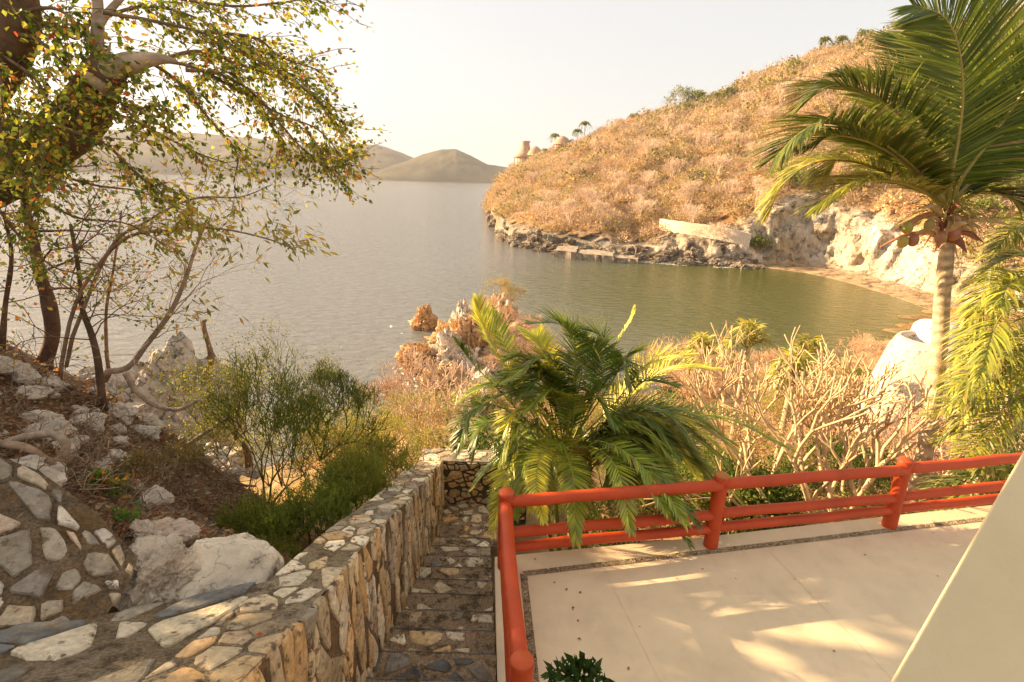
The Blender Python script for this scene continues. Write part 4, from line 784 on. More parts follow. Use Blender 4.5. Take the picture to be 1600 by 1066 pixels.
# ------------------------------------------------------------------ feathery saplings and generic shrubs
YG = [(.42, .38, .06), (.30, .32, .05), (.50, .40, .08), (.22, .26, .04)]
for k, (px, py, Y, L, lab, dirs) in enumerate([(350, 740, 6.4, .55, 'feathery yellow green sapling in front of the cliff rock', [(-.1, 0, 1), (.25, .1, 1)]), (440, 760, 6.8, .62, 'tall feathery sapling with tiny yellow leaves against the sea', [(-.15, 0, 1), (.1, .1, 1)]),
    (390, 790, 6.0, .5, 'airy mesquite sapling between the slope and the pencil bush', [(.1, 0, 1), (-.3, .1, .9)]), (540, 800, 6.6, .45, 'yellow leafed sapling behind the pencil bushes', [(.1, 0, 1), (.4, .2, .8), (-.3, 0, 1)]), (600, 760, 8.5, .45, 'golden leafy shrub near the end of the parapet', [(0, 0, 1), (.5, .2, .8), (-.5, 0, .8)]),
    (480, 790, 7.2, .5, 'golden feathery shrub glowing behind the pencil bushes', [(0, 0, 1), (.5, .2, .8), (-.5, 0, .8)]), (560, 760, 9, .5, 'wide golden shrub below the water left of the parapet end', [(0, 0, 1), (.6, .2, .8), (-.6, 0, .8)]), (420, 760, 8.2, .5, 'pale yellow shrub between cliff rock and pencil bushes', [(0, 0, 1), (.5, .2, .8), (-.5, 0, .8)]), (620, 720, 11, .55, 'broad golden shrub beyond the parapet corner', [(0, 0, 1), (.6, .2, .8), (-.6, 0, .8)])]):
    b = at(px, py, Y); bare_tree('feathery_sapling', [(b, d) for d in dirs], lab, 'sapling', L, .014, 5, (.22, .13, .07), 820+k, .42, .15, .74, .66, .14, (2, 3), 'feathery saplings left of the parapet', .002, leaf=(YG, 2600, .035, .018, .09), n=4)
def shrub(x, y, s, pal, lab, seed, num=900, cat='shrub', grp=None, tw=(.40, .27, .16), dep=5, ll=.10, name='shrub', lw=None, zb=None):
    z = float(gz(A([[x, y]]))[0])-.05 if zb is None else zb
    return bare_tree(name, [((x, y, z), d) for d in [(0, 0, 1), (.6, .2, .8), (-.6, .1, .8), (.1, -.6, .8), (0, .7, .8)]], lab, cat, s*.42, s*.022, dep, tw, seed, .5, .12, .74, .66, .16, (2, 3), grp, .003+.001*s, leaf=(pal, num, ll*s, (lw or ll*.5)*s, .13*s) if num else None, n=4)
GREEN = [(.12, .16, .02), (.20, .24, .03), (.32, .32, .05)]; DG = [(.06, .10, .015), (.10, .15, .02)]; TAN = [(.55, .36, .18), (.62, .42, .22), (.48, .33, .12), (.4, .34, .1)]; PINK = (.66, .43, .28)
sh0 = []
def P2(px, py, z=-3): q = onz(px, py, z); return q[0], q[1]
spec = []
for k in range(46):     # dry twiggy shrubs on the right slope and below
    for _ in range(50):
        x, y = rg.uniform(8, 48), rg.uniform(9, 46)
        az = math.degrees(math.atan2(x, y))
        if 17 < az < 52 and y > 8: break
    spec.append((x, y, rg.uniform(.8, 1.5)*(1+y*.02), 'd'))
for k in range(30):
    x, y = rg.uniform(1, 30), rg.uniform(7.5, 30)
    spec.append((x, y, rg.uniform(.5, .9)*(1+y*.02), 'g'))
for k in range(26):
    y = rg.uniform(6.4, 13); x = rg.uniform(.15, .85)*y; spec.append((x, y, rg.uniform(.5, .85), 'g'))
for k in range(34):
    y = rg.uniform(11, 24); x = rg.uniform(.1, .9)*y; spec.append((x, y, rg.uniform(1.0, 1.5), 'd' if k % 2 else 'y'))
for k in range(30):
    y = rg.uniform(9, 34); x = rg.uniform(-.42, -.02)*y
    spec.append((x, y, rg.uniform(.6, 1.1), 'g' if k % 3 == 0 else 'y'))
pd = {'d': [shrub(0, 0, 1, TAN, '', 850+q, 260, grp=None, tw=PINK, dep=6, name='dry_shrub', ll=.06) for q in range(3)], 'g': [shrub(0, 0, 1, GREEN if q else DG, '', 860+q, 1300, name='green_shrub', dep=5, ll=.11) for q in range(2)], 'y': [shrub(0, 0, 1, YG+TAN, '', 870+q, 1300, name='yellow_shrub', dep=5, ll=.07) for q in range(2)]}
pz = float(gz(A([[0., 0.]]))[0])-.05
nm = {'d': ('dry twiggy pinkish shrub on the slope towards the cove', 'dry shrubs on the slope'), 'g': ('leafy green shrub growing on the slope below the terrace', 'green shrubs on the slope'), 'y': ('yellow leaved shrub on the slope left of the palm clump', 'yellow shrubs on the slope')}
used = {'d': 0, 'g': 0, 'y': 0}
for x, y, s, t in spec:
    i = used[t]; pr = pd[t]; o = pr[i][0] if i < len(pr) else copy_tree(pr[rg.integers(len(pr))][0]); used[t] += 1
    o.location = (x, y, float(gz(A([[x, y]]))[0])-.05); o.scale = (s, s, s*rg.uniform(.8, 1.1)); o.rotation_euler = (0, 0, rg.random()*6.3)
    az = math.degrees(math.atan2(x, y)); wh = 'left of the palm clump' if az < 0 else ('behind the palm clump' if az < 14 else ('behind the frangipanis' if az < 32 else 'near the white tower'))
    dn_ = 'close to the railing' if y < 10 else ('half way down' if y < 20 else 'low near the water')
    tag(o, {'d': 'dry twiggy pinkish shrub ', 'g': 'leafy green shrub ', 'y': 'yellow leaved shrub '}[t]+('small ' if False else '')+wh+' '+dn_, 'shrub', nm[t][1])
# ------------------------------------------------------------------ the big leaning tree at the upper left
LIT = [[(1095, 955), (1160, 948), (1390, 990), (1395, 1003), (1230, 1002)], [(1073, 984), (1130, 990), (1300, 1066), (1230, 1062), (1140, 1030)], [(958, 908), (1040, 902), (1118, 908), (1095, 920), (1000, 932)], [(1415, 860), (1470, 843), (1520, 850), (1500, 870), (1430, 872)], [(1215, 955), (1330, 985), (1400, 1000), (1330, 970)]]  # sun patches wanted on the terrace; gaps in the added leaves follow them
LITW = [A([onz(x, y, 0)[:2] for x, y in p]) for p in LIT]
LITW = [p.mean(0)+(p-p.mean(0))*1.12+nrm(p-p.mean(0))*.07 for p in LITW]
def inpoly(Q, P):
    c = np.zeros(len(Q), bool)
    for a, b in zip(P, np.roll(P, -1, 0)):
        m = ((a[1] > Q[:, 1]) != (b[1] > Q[:, 1])); xx = (b[0]-a[0])*(Q[:, 1]-a[1])/(b[1]-a[1]+1e-12)+a[0]; c ^= m & (Q[:, 0] < xx)
    return c
def keep_shade(P):
    """leaves whose shadow would fall on the sunny patches of the terrace, or beyond its far edge, are left out to shape the light"""
    P = np.asarray(P); sd = A(SD); Q = (P-sd*(P[:, 2]/sd[2])[:, None])[:, :2]; bad = np.zeros(len(P), bool)
    for L_ in LITW: bad |= inpoly(Q, L_)
    nn = A([-d1[1], d1[0]]); dd_ = (Q-ic)@nn; bad |= (dd_ > -.35) & (Q[:, 0] > 1.0)
    return ~bad
tree = empty('leaning_tree', at(-250, 420, 3.6), 'big leaning tree with mottled green yellow and orange leaves at the upper left', 'tree')
g = G()
def bough(g, px_, ya, yb, w0, w1, n=10, c=(.20, .12, .07), m=24, lump=.15):
    k = len(px_); R = bez([at(x, y, ya+(yb-ya)*i/(k-1)) for i, (x, y) in enumerate(px_)], m); r = np.linspace(w0, w1, m)*(1+lump*fbm(R*4, 3, 5))
    g.tube(R, r, n, np.clip(A(c)*(1+.5*fbm(R*5, 3, 6))[:, None], .02, 1)); return R
bough(g, [(-420, 620), (-250, 420), (-100, 315), (0, 270), (60, 235), (120, 190), (150, 140), (170, 105)], 4.2, 3.3, .26, .10, 16, (.13, .08, .045), 60)
bough(g, [(150, 135), (172, 112), (205, 98), (247, 92), (275, 96)], 3.3, 3.4, .10, .012, 14, (.42, .30, .20), 24, .3)
bough(g, [(170, 108), (168, 88), (173, 66)], 3.3, 3.3, .022, .004, 6, (.42, .3, .2), 8)
bough(g, [(-160, 300), (-60, 170), (5, 90), (28, 30), (15, -60)], 3.6, 3.4, .17, .10, 14, (.15, .09, .05), 40)
bough(g, [(158, 125), (152, 75), (153, 30), (150, -40)], 3.35, 3.5, .04, .028, 10, (.42, .30, .2))
bough(g, [(155, 40), (170, 18), (205, -20)], 3.4, 3.6, .022, .018, 8, (.42, .30, .2))
BO = [([(245, 94), (300, 105), (370, 140), (440, 180), (500, 205), (545, 262)], 3.4, 4.2), ([(160, 20), (250, 35), (340, 60), (420, 105), (490, 150), (532, 210)], 3.4, 4.4), ([(200, -20), (290, 0), (370, 10), (440, 4), (500, -5)], 3.6, 4.2),
      ([(230, 94), (280, 130), (330, 190), (370, 240), (365, 285)], 3.4, 3.8), ([(150, 30), (230, 10), (310, 30), (380, 75), (450, 110)], 3.5, 4.6), ([(140, 170), (200, 185), (260, 215), (310, 240), (355, 255)], 3.3, 3.9),
      ([(60, 235), (90, 270), (150, 290), (220, 300), (290, 330)], 3.3, 4.0), ([(20, 260), (50, 300), (120, 340), (200, 350), (260, 385)], 3.4, 4.2), ([(20, 50), (70, 70), (110, 130), (100, 200)], 3.4, 3.2), ([(10, 90), (60, 130), (80, 200), (60, 280)], 3.4, 3.1),
      ([(25, 20), (90, 15), (140, 60), (200, 130)], 3.4, 3.3), ([(-20, 150), (20, 190), (50, 300), (40, 370)], 3.4, 3.5), ([(150, 20), (120, 60), (90, 40), (60, 10)], 3.5, 3.6), ([(290, 110), (340, 115), (400, 150), (470, 230), (515, 262)], 3.5, 4.0), ([(245, 95), (310, 80), (370, 100), (450, 130), (520, 180)], 3.5, 4.5),
      ([(100, 200), (170, 230), (200, 260), (240, 290)], 3.1, 3.3), ([(120, 190), (160, 150), (210, 170), (250, 160)], 3.2, 3.3), ([(0, 330), (40, 380), (90, 420), (150, 430)], 3.6, 4.6), ([(-60, 60), (0, 120), (0, 200), (10, 240)], 3.2, 3.2), ([(440, 115), (470, 135), (510, 170), (535, 195)], 4.2, 4.5),
      ([(400, 150), (420, 190), (440, 225), (430, 245)], 3.9, 4.1), ([(480, 205), (500, 235), (515, 262), (560, 243)], 4.1, 4.3), ([(320, 50), (400, 60), (440, 90), (500, 110)], 3.9, 4.6)]
LP_, LD_ = [], []; SG = []
for bi, (px_, ya, yb) in enumerate(BO):
    R = bough(g, px_, ya, yb, .012, .004, 5, (.22, .14, .08), 22, .1); seg = np.linalg.norm(R[-1]-R[0])
    for q in range(int(16+seg*(18 if px_[-1][0] > 400 else 12))):
        i = rg.integers(2, 22); p = R[i]; T_ = nrm(R[min(i+1, 21)]-R[i-1]); d = nrm(T_+rg.normal(0, .75, 3)+A([.1, 0, -.15])); L_ = rg.uniform(.15, .42)
        for s_ in range(4):
            p2 = p+d*L_/4; SG.append((*p, *p2, .0028, .0018)); 
            for z_ in range(4 if bi not in (6, 7, 17) else 1): LP_.append(p+(p2-p)*rg.random()+rg.normal(0, .02, 3)); LD_.append(nrm(d+rg.normal(0, .9, 3)+A([0, 0, -.5])))
            p = p2; d = nrm(d+rg.normal(0, .25, 3)+A([0, 0, -.08]))
g.segs(SG, 3, (.24, .15, .09)); 
g.build('trunk', M_bark, tree)
LP_ = A(LP_); LD_ = A(LD_); N = len(LP_)
# extra ivy like leaves hugging the trunk
tr2 = bez([at(x, y, ya) for (x, y, ya) in [(-60, 300, 3.3), (0, 270, 3.25), (60, 235, 3.2), (120, 190, 3.15), (150, 140, 3.15), (165, 110, 3.2)]], 40)
ii = rg.integers(0, 40, 800); P2_ = tr2[ii]+rg.normal(0, .13, (800, 3)); LP_ = np.vstack([LP_, P2_]); LD_ = np.vstack([LD_, nrm(rg.normal(size=(800, 3))+A([0, 0, -.5]))]); N = len(LP_)
sz = rg.uniform(.026, .046, N); colr = pick(N, [.28, .34, .23, .09, .045, .015]); g = G(); g.leaves(LP_, LD_, rg.normal(size=(N, 3))+A([0, 0, .4]), sz, sz*.72, colr, .15)
# unseen leaf mass added left of the picture to shade stairs and terrace
N = 15000; P_ = A([-14.0, 8.6, 5.6])+rg.normal(size=(N, 3))*A([1.3, 2.6, 1.9]); P_ = P_[keep_shade(P_)]; P_ = P_[(P_[:, 0] < -1.12*P_[:, 1]-.6)]; P_ = P_[((P_-A(SD)*(P_[:, 2]/SD[2])[:, None])[:, 0] > .3) | (rg.random(len(P_)) < .22)]; N = len(P_)
g.leaves(P_, rg.normal(size=(N, 3)), rg.normal(size=(N, 3)), rg.uniform(.16, .30, N), rg.uniform(.12, .20, N), pick(N, [.5, .3, .12, .05, .02, .01]), .15)
g.build('crown_and_shade_leaves', M_leaf, tree, smooth=False)  # tree leaves together with the added off-view shade leaves
g = G(); g.tube(bez([at(-420, 620, 4.2), (-9.5, 5.5, 2.2), (-12, 7, 2.6), (-14, 8.6, 4.6)], 14), .16, 9, (.2, .12, .07)); g.build('trunk', M_bark, tree)  # unseen limb added to join the shade leaves to the tree
# ------------------------------------------------------------------ slender trees on the left slope
def sapling(name, px_, Y, w0, w1, lab, seed, tw, leafn, pal, ll, lw, c=(.26, .16, .10), cat='tree', Lb=.32, dep=3, sp=.05, longl=False, grp=None):
    rs = np.random.default_rng(seed); g = G(); k = len(px_); Ys = Y if hasattr(Y, '__len__') else (Y, Y)
    R = bez([at(x, y, Ys[0]+(Ys[1]-Ys[0])*i/(k-1)) for i, (x, y) in enumerate(px_)], 26); e = empty(name, tuple(R[0]), lab, cat, grp)
    R[0] = R[0]-A([0, 0, .1]); g.tube(R, np.linspace(w0, w1, 26)*(1+.15*fbm(R*5, 2, seed)), 8, np.clip(A(c)*(1+.5*fbm(R*6, 2, seed))[:, None], .02, 1)); S = []; T = []
    for q in range(tw):
        i = rs.integers(9, 26); T0 = nrm(R[min(i+1, 25)]-R[i-1]); d = nrm(T0*.6+rs.normal(0, .7, 3)+A([.25, 0, .05])); grow(R[i], d, Lb*rs.uniform(.6, 1.2), w1*.55, dep, rs, .5, (2, 2), .78, .7, .02, .16, .03, S, T, 2, .0016)
    g.segs(S, 4, A(c)*1.35); g.build('trunk', M_bark, e)
    if leafn:
        TP = A([t[0] for t in T]); TD = A([t[1] for t in T]); ii = rs.integers(0, len(TP), leafn); gg = G(); P = TP[ii]-TD[ii]*(rs.random((leafn, 1))*.2)+rs.normal(0, sp, (leafn, 3)); dd = TD[ii]+rs.normal(0, .6, (leafn, 3))+A([0, 0, -.7 if longl else -.1])
        gg.leaves(P, dd, rs.normal(size=(leafn, 3))+A([0, 0, .5]), ll*rs.uniform(.6, 1.3, leafn), lw*rs.uniform(.8, 1.2, leafn), A(pal)[rs.integers(0, len(pal), leafn)]*rs.uniform(.75, 1.25, (leafn, 1)), .15); gg.build('leaves', M_leaf, e, smooth=False)
MIX = [tuple(x) for x in LEAFPAL[:5]]; LONGP = [(.55, .42, .07), (.42, .38, .06), (.22, .24, .04), (.55, .33, .08)]
sapling('slender_tree', [(66, 578), (82, 523), (75, 469), (64, 433), (53, 380), (40, 320), (50, 270)], 5.6, .085, .03, 'dark trunked slender tree standing on the litter slope at the left', 31, 16, 650, MIX, .045, .03, (.14, .08, .05))
sapling('slender_tree', [(160, 632), (153, 565), (143, 523), (128, 480), (123, 423), (110, 350)], 5.2, .04, .014, 'thin dark stemmed tree right of the dark trunk on the slope', 32, 16, 480, MIX, .045, .03, (.14, .085, .05))
sapling('slender_tree', [(167, 565), (166, 487), (178, 416), (190, 330)], 5.8, .02, .008, 'very thin upright reddish stem behind the thin dark tree', 33, 12, 240, MIX, .045, .03, (.34, .2, .12))
sapling('slender_tree', [(160, 582), (200, 574), (228, 540), (267, 487), (292, 430), (303, 395), (320, 350)], 5.4, .04, .012, 'grey leaning branchy tree reaching out over the cliff rock', 34, 16, 260, LONGP, .11, .032, (.42, .30, .21), longl=True, Lb=.36)
sapling('slender_tree', [(90, 600), (120, 470), (188, 378), (263, 360), (338, 357), (413, 372), (462, 390)], (5.2, 5.0), .02, .006, 'slim tree with long hanging yellow leaves reaching out over the water', 35, 15, 520, LONGP, .10, .028, (.30, .19, .12), longl=True, Lb=.16, dep=2)
sapling('slender_tree', [(100, 560), (169, 394), (225, 349), (300, 311), (375, 308), (424, 289)], 5.2, .02, .004, 'bare twiggy sapling with a fine branch pointing right over the sea', 36, 20, 160, LONGP, .08, .022, (.30, .2, .13), longl=True, Lb=.2)
sapling('slender_tree', [(2, 560), (8, 480), (18, 400), (5, 330)], 5.2, .03, .012, 'slim tree trunk at the very left edge above the litter slope', 37, 12, 380, MIX, .05, .035, (.16, .09, .05))
def logs(name, px_, Y, w0, w1, lab, c, cat='root', seed=1):
    g = G(); k = len(px_); Ys = Y if hasattr(Y, '__len__') else (Y, Y); R = bez([at(x, y, Ys[0]+(Ys[1]-Ys[0])*i/(k-1)) for i, (x, y) in enumerate(px_)], 26); g.tube(R, np.linspace(w0, w1, 26)*(1+.3*fbm(R*7, 3, seed)), 10, np.clip(A(c)*(1+.5*fbm(R*9, 3, seed))[:, None], .02, 1)); tag(g.build(name, M_bark, origin=R[0]), lab, cat)
logs('root', [(-30, 690), (5, 694), (46, 702), (86, 729), (104, 752)], 3.35, .035, .022, 'brown woody root running down to the mortared slope', (.30, .20, .13), seed=1)
logs('root', [(10, 692), (43, 682), (80, 678), (102, 692), (98, 714), (84, 730)], 3.5, .028, .036, 'thick curved grey root arching over the litter at the left', (.42, .32, .23), seed=2)
logs('fallen_log', [(66, 610), (95, 626), (130, 650)], 5.0, .04, .03, 'grey fallen log lying across the leaf litter', (.42, .31, .21), 'log', 3)
logs('fallen_branch', [(196, 583), (214, 612), (242, 633), (278, 640), (312, 624)], 5.6, .035, .02, 'curving grey fallen branch in front of the cliff rock', (.40, .30, .21), 'branch', 4)
logs('fallen_branch', [(278, 705), (321, 676), (360, 650)], 5.6, .03, .02, 'straight dead branch pointing up right beside the pale rocks', (.38, .28, .2), 'branch', 5)
logs('fallen_branch', [(290, 705), (330, 730), (370, 755), (400, 760)], 5.4, .02, .012, 'dark dead branch on the litter above the boulder', (.22, .15, .1), 'branch', 6)
logs('dead_stump', [(320, 590), (330, 560), (318, 510), (322, 500)], 7.5, .06, .02, 'broken dead stem at the edge of the cliff rock', (.28, .18, .11), 'stump', 7)
logs('dead_stump', [(392, 740), (385, 705), (378, 690)], 6.6, .07, .03, 'short brown dead stump between slope and pencil bush', (.3, .18, .1), 'stump', 8)
# dead vines and twigs on the slope
def onslope(n, lim):
    out = []
    while len(out) < n:
        px, py = rg.uniform(lim[0], lim[1]), rg.uniform(lim[2], lim[3]); v = ray(px, py)
        t = np.linspace(2.6, 9, 160); P = v[None]*(t/v[1])[:, None]+A([0, 0, CH]); hgt = P[:, 2]-gz(P[:, :2]); k = np.argmax(hgt < 0)
        if k > 0: out.append(P[k])
    return A(out)
Pl = onslope(1500, (-80, 420, 520, 860)); rep_ = 6
L0 = np.repeat(Pl, rep_, 0)+rg.normal(0, .12, (1500*rep_, 3)); L0[:, 2] = gz(L0[:, :2])+rg.uniform(.004, .045, len(L0)); N = len(L0)
cp = A([(.34, .20, .10), (.24, .14, .07), (.46, .31, .16), (.20, .12, .07), (.44, .18, .08), (.5, .40, .25)])[rg.integers(0, 6, N)]*rg.uniform(.6, 1.3, (N, 1))
g = G(); g.leaves(L0, rg.normal(size=(N, 3))*A([1, 1, .35]), rg.normal(size=(N, 3))*.45+A([0, 0, 1]), rg.uniform(.03, .07, N), rg.uniform(.02, .045, N), cp, .3)
tag(g.build('leaf_litter', M_leaf, smooth=False), kind='stuff')
S = []
for p in onslope(190, (0, 420, 560, 800)):
    grow(p, nrm(rg.normal(0, 1, 3)+A([0, 0, .5])), .16, .006, 3, rg, .6, (1, 2), .85, .8, -.03, .3, .03, S, [], 2, .002)
g = G(); g.segs(S, 4, A([.28, .19, .12])*rg.uniform(.5, 1.5, (len(S), 1))); tag(g.build('dead_twigs', M_twig), kind='stuff')
# small stones in the litter
for k, p in enumerate(onslope(16, (-20, 400, 600, 800))):
    s_ = rg.uniform(.03, .09); rock('stone', p, 900+k, (s_*1.4, s_, s_*.6), (.55, .44, .33), M_rockN, 'small pale stone half hidden in the leaf litter', 'stone', 'small stones in the leaf litter', sub=3, rz=k)
for k, p in enumerate(onslope(22, (-20, 420, 560, 790))):
    s_ = rg.uniform(.09, .2); rock('slope_rock', p, 940+k, (s_*1.4, s_, s_*.8), (.54, .45, .35), M_rockN, 'pale rough rock embedded in the leaf litter slope', 'rock', 'larger rocks in the leaf litter', sub=4, rough=.3, crag=.2, rz=k)
# ground plants of the slope
def plant(px, py, Y, L, lab, pal, num, ll, lw, seed, name='leafy_plant', dep=4, sp=.03, cat='plant', z=None, c=(.25, .17, .08)):
    b = at(px, py, Y); 
    if z is not None: b[2] = z
    bare_tree(name, [(b, d) for d in [(0, 0, 1), (.7, .1, .8), (-.7, .1, .8), (.2, -.6, .8)]], lab, cat, L, .006, dep, c, seed, .5, .12, .76, .7, .15, (2, 3), None, .002, leaf=(pal, num, ll, lw, sp), n=4)
plant(165, 790, 3.5, .085, 'small green bush with red and orange leaves above the boulder', [(.10, .20, .02), (.16, .26, .03), (.10, .20, .02), (.45, .12, .03), (.5, .3, .05)], 420, .045, .03, 41)
plant(205, 820, 3.1, .05, 'tiny bright green seedling just above the cracked rock', [(.14, .26, .03)], 70, .045, .028, 42, dep=2)
plant(230, 760, 4.0, .10, 'low brown green dry bush on the slope behind the small green bush', [(.22, .18, .05), (.3, .2, .06)], 700, .03, .014, 43)
plant(300, 740, 4.8, .13, 'olive dry bush spreading over the litter above the boulder', [(.20, .17, .05), (.32, .24, .07)], 900, .03, .012, 44)
plant(905, 1085, 2.3, .08, 'dark glossy plant poking up at the bottom edge of the terrace', [(.03, .07, .012), (.05, .10, .015)], 140, .085, .038, 45, dep=2, sp=.02, z=None)
# ------------------------------------------------------------------ on the headland
def hit(px, py, dmin=70, dmax=330):
    v = ray(px, py); v = v/math.hypot(v[0], v[1]); d = np.linspace(dmin, dmax, 700); az = math.atan2(v[0], v[1]); P = v[None]*d[:, None]+A([0, 0, CH]); k = np.argmax(P[:, 2] < hz(np.full(700, az), d))
    if k == 0: 
        a, Rr = az, float(np.interp(az, rows[:, 0], rows[:, 6])); return A([math.sin(a)*Rr, math.cos(a)*Rr, float(hz(np.array([a]), np.array([Rr]))[0])])
    return P[k]
def ridge(px, back=0):
    v = ray(px, 200); az = math.atan2(v[0], v[1]); Rr = float(np.interp(az, rows[:, 0], rows[:, 6]))+back; return A([math.sin(az)*Rr, math.cos(az)*Rr, float(hz(np.array([az]), np.array([Rr]))[0])])
def lathe(g, c, prof, n=24, col=(.5, .4, .3), sx=1):
    a = np.arange(n)*2*np.pi/n; V = A([[c[0]+r*math.cos(q)*sx, c[1]+r*math.sin(q), c[2]+z] for r, z in prof for q in a]); m = len(prof); i = np.arange(m-1)[:, None]*n; j = np.arange(n)[None]; k = (j+1) % n
    g.add(V, np.stack([i+j, i+k, i+n+k, i+n+j], -1).reshape(-1, 4), col)
for px, b, R_h, H_, lab, horns in [(822, -3, 5.6, 7.4, 'tall thatched palapa with a flat ridge on the tip of the headland', 1), (838, -2, 4.0, 4.2, 'lower thatched palapa right beside the tall palapa', 0), (880, -4, 4.2, 3.8, 'round brown thatched palapa between the ridge palms', 0)]:
    c = ridge(px, b)+A([0, 0, 2.0 if horns else 1.2]); e = empty('thatched_hut', tuple(c), lab, 'hut'); g = G(); z0 = 1.6
    prof = [(R_h, z0), (R_h*1.02, z0+.2), (R_h*.62, z0+H_*.3), (R_h*.40, z0+H_*.6), (R_h*.33, z0+H_*.88), (R_h*(.42 if horns else .05), z0+H_)] if horns else [(R_h, z0), (R_h*.85, z0+H_*.35), (R_h*.55, z0+H_*.75), (R_h*.15, z0+H_*.98), (.02, z0+H_)]
    lathe(g, c, prof+([(.02, z0+H_-.2)] if horns else []), 26, (.50, .33, .22)); g.build('roof', M_thatch, e)
    g = G(); lathe(g, c, [(R_h*.8, -5), (R_h*.8, z0+.3)], 20, (.66, .46, .34)); g.build('wall', M_cream, e, smooth=False)
    for q in range(8):
        a = q*math.pi/4; p = c+A([math.cos(a)*R_h*.93, math.sin(a)*R_h*.93, -3]); g = G(); g.tube([p, p+A([0, 0, 5.0])], .16, 6, (.3, .18, .1)); g.build('post', M_bark, e)
for k, (px, up_, sz, lab) in enumerate([(868, 7, 11, 'palm left of the round palapa on the ridge'), (903, 5, 9, 'smaller palm right of the round palapa'), (914, 7, 11, 'taller palm of the pair right of the round palapa'), (1265, 3.6, 12, 'left palm of the pair high on the hill ridge'), (1290, 3, 12, 'right palm of the pair high on the hill ridge'), (1387, 2.2, 12, 'palm on the hilltop just left of the coconut fronds'), (853, 3, 6, 'little palm beside the tall palapa')]):
    c = ridge(px, -3); cx, cy, cz = c; top = c+A([0, 0, up_]); v = M3.T @ (top-A([0, 0, CH])); cpx = (800+F*v[0]/-v[2], 533-F*v[1]/-v[2]); sp = []
    for j in range(15):
        a = j*2*math.pi/15+rg.uniform(-.2, .2); dx = math.cos(a)*sz; sp.append(([(cpx[0]+dx*.5, cpx[1]-sz*.35-abs(math.sin(a))*sz*.3), (cpx[0]+dx, cpx[1]-math.sin(a)*sz*.5+sz*.15)], cy+math.sin(a*2)*2))
    palm_at('ridge_palm', lab, cpx, cy, cz-1, sp, (.16, .20, .04), 1.0, 16, .24, .14, 1000+k*20, .3, grp='palms on the headland ridge')
def hill_tree(name, px, py, s, pal, lab, seed, num=1500, ll=.6, grp=None, tw=(.45, .34, .24), back=0, dep=5):
    p = ridge(px, back) if py is None else hit(px, py); bare_tree(name, [(p-A([0, 0, .5]), d) for d in [(-.3, 0, 1), (.3, 0, 1), (.1, .3, 1), (-.7, 0, .9), (.7, 0, .9)]], lab, 'tree', s*.30, s*.02, dep, tw, seed, .5, .1, .76, .7, .15, (2, 3), grp, .035, leaf=(pal, num, ll, ll*.6, s*.06) if num else None, n=4)
HG = [(.22, .26, .05), (.14, .19, .03), (.34, .34, .07)]
for k, (px, py, s, lab) in enumerate([(1062, None, 8.5, 'tall leafy green tree standing up from the ridge of the headland'), (1085, None, 6, 'second green tree on the ridge right of the tall leafy one'), (1140, 172, 7, 'flat dark green tree on the upper hillside'), (1120, 165, 5, 'green tree just left of the flat dark green tree'), (1070, 180, 5, 'green tree below the tall ridge tree'), (988, None, 3.6, 'small green bush tree on the ridge above the palapas'), (1245, 118, 5, 'green tree left below the pair of ridge palms'), (1320, None, 4.5, 'rounded green tree on the ridge right of the palm pair'), (1100, 170, 4, 'small green tree under the second ridge tree'), (1225, 300, 5, 'green tree hanging over the dark cliff'), (1262, 300, 4.5, 'green bush tree on top of the dark cliff'), (1185, 395, 3, 'olive tree at the left foot of the dark cliff'), (1095, 288, 3, 'dark olive tree in the middle of the dry hillside'), (1345, 300, 5, 'green tree on the slope left of the coconut crown'), (1560, 300, 9, 'large green tree on the slope right of the coconut crown'), (1590, 330, 7, 'green tree at the right edge behind the palms'), (1540, 360, 5, 'yellow green tree behind the coconut crown')]):
    hill_tree('hill_tree', px, py, s, HG if k not in (2, 12) else [(.10, .14, .025), (.14, .18, .03)], lab, 1200+k, 900 if s > 5 else 600, .55)
pr = []
for k, (px, py) in enumerate([(960, 300), (1010, 250), (1075, 330), (1120, 290), (860, 330), (900, 290), (940, 360), (1040, 210), (1150, 240), (1200, 200), (1180, 330), (830, 300), (880, 260), (1000, 350), (1290, 150), (1330, 230), (1110, 390), (1240, 250), (970, 215), (1160, 180), (850, 350), (920, 330), (990, 330), (1050, 290), (1010, 300), (1100, 240), (1060, 230), (930, 250), (1130, 320), (1190, 260), (890, 355), (1220, 170), (1080, 360), (1140, 210)]):
    p = hit(px, py)
    if k < 4: e, _, _ = bare_tree('dry_tree', [((0, 0, 0), d) for d in [(-.3, 0, 1), (.3, 0, 1), (.1, .3, 1)]], 'bare pale dry tree standing in the scrub of the headland', 'tree', 1.5, .11, 6, (.72, .56, .42), 1300+k, .45, .12, .78, .7, .14, (2, 3), 'bare dry trees on the headland', .03, n=4); pr.append(e)
    else: e = copy_tree(pr[k % 4])
    e['label'] = 'bare pale dry tree '+('low above the shore rocks' if py > 315 else ('near the hilltop' if py < 215 else 'half way up the hill'))+(' on the left part of the headland' if px < 960 else (' on the middle of the headland' if px < 1110 else ' above the dark cliff and wall')); e.location = tuple(p); e.rotation_euler = (0, 0, k*1.1); e.scale = (.9+.1*(k % 4),)*3
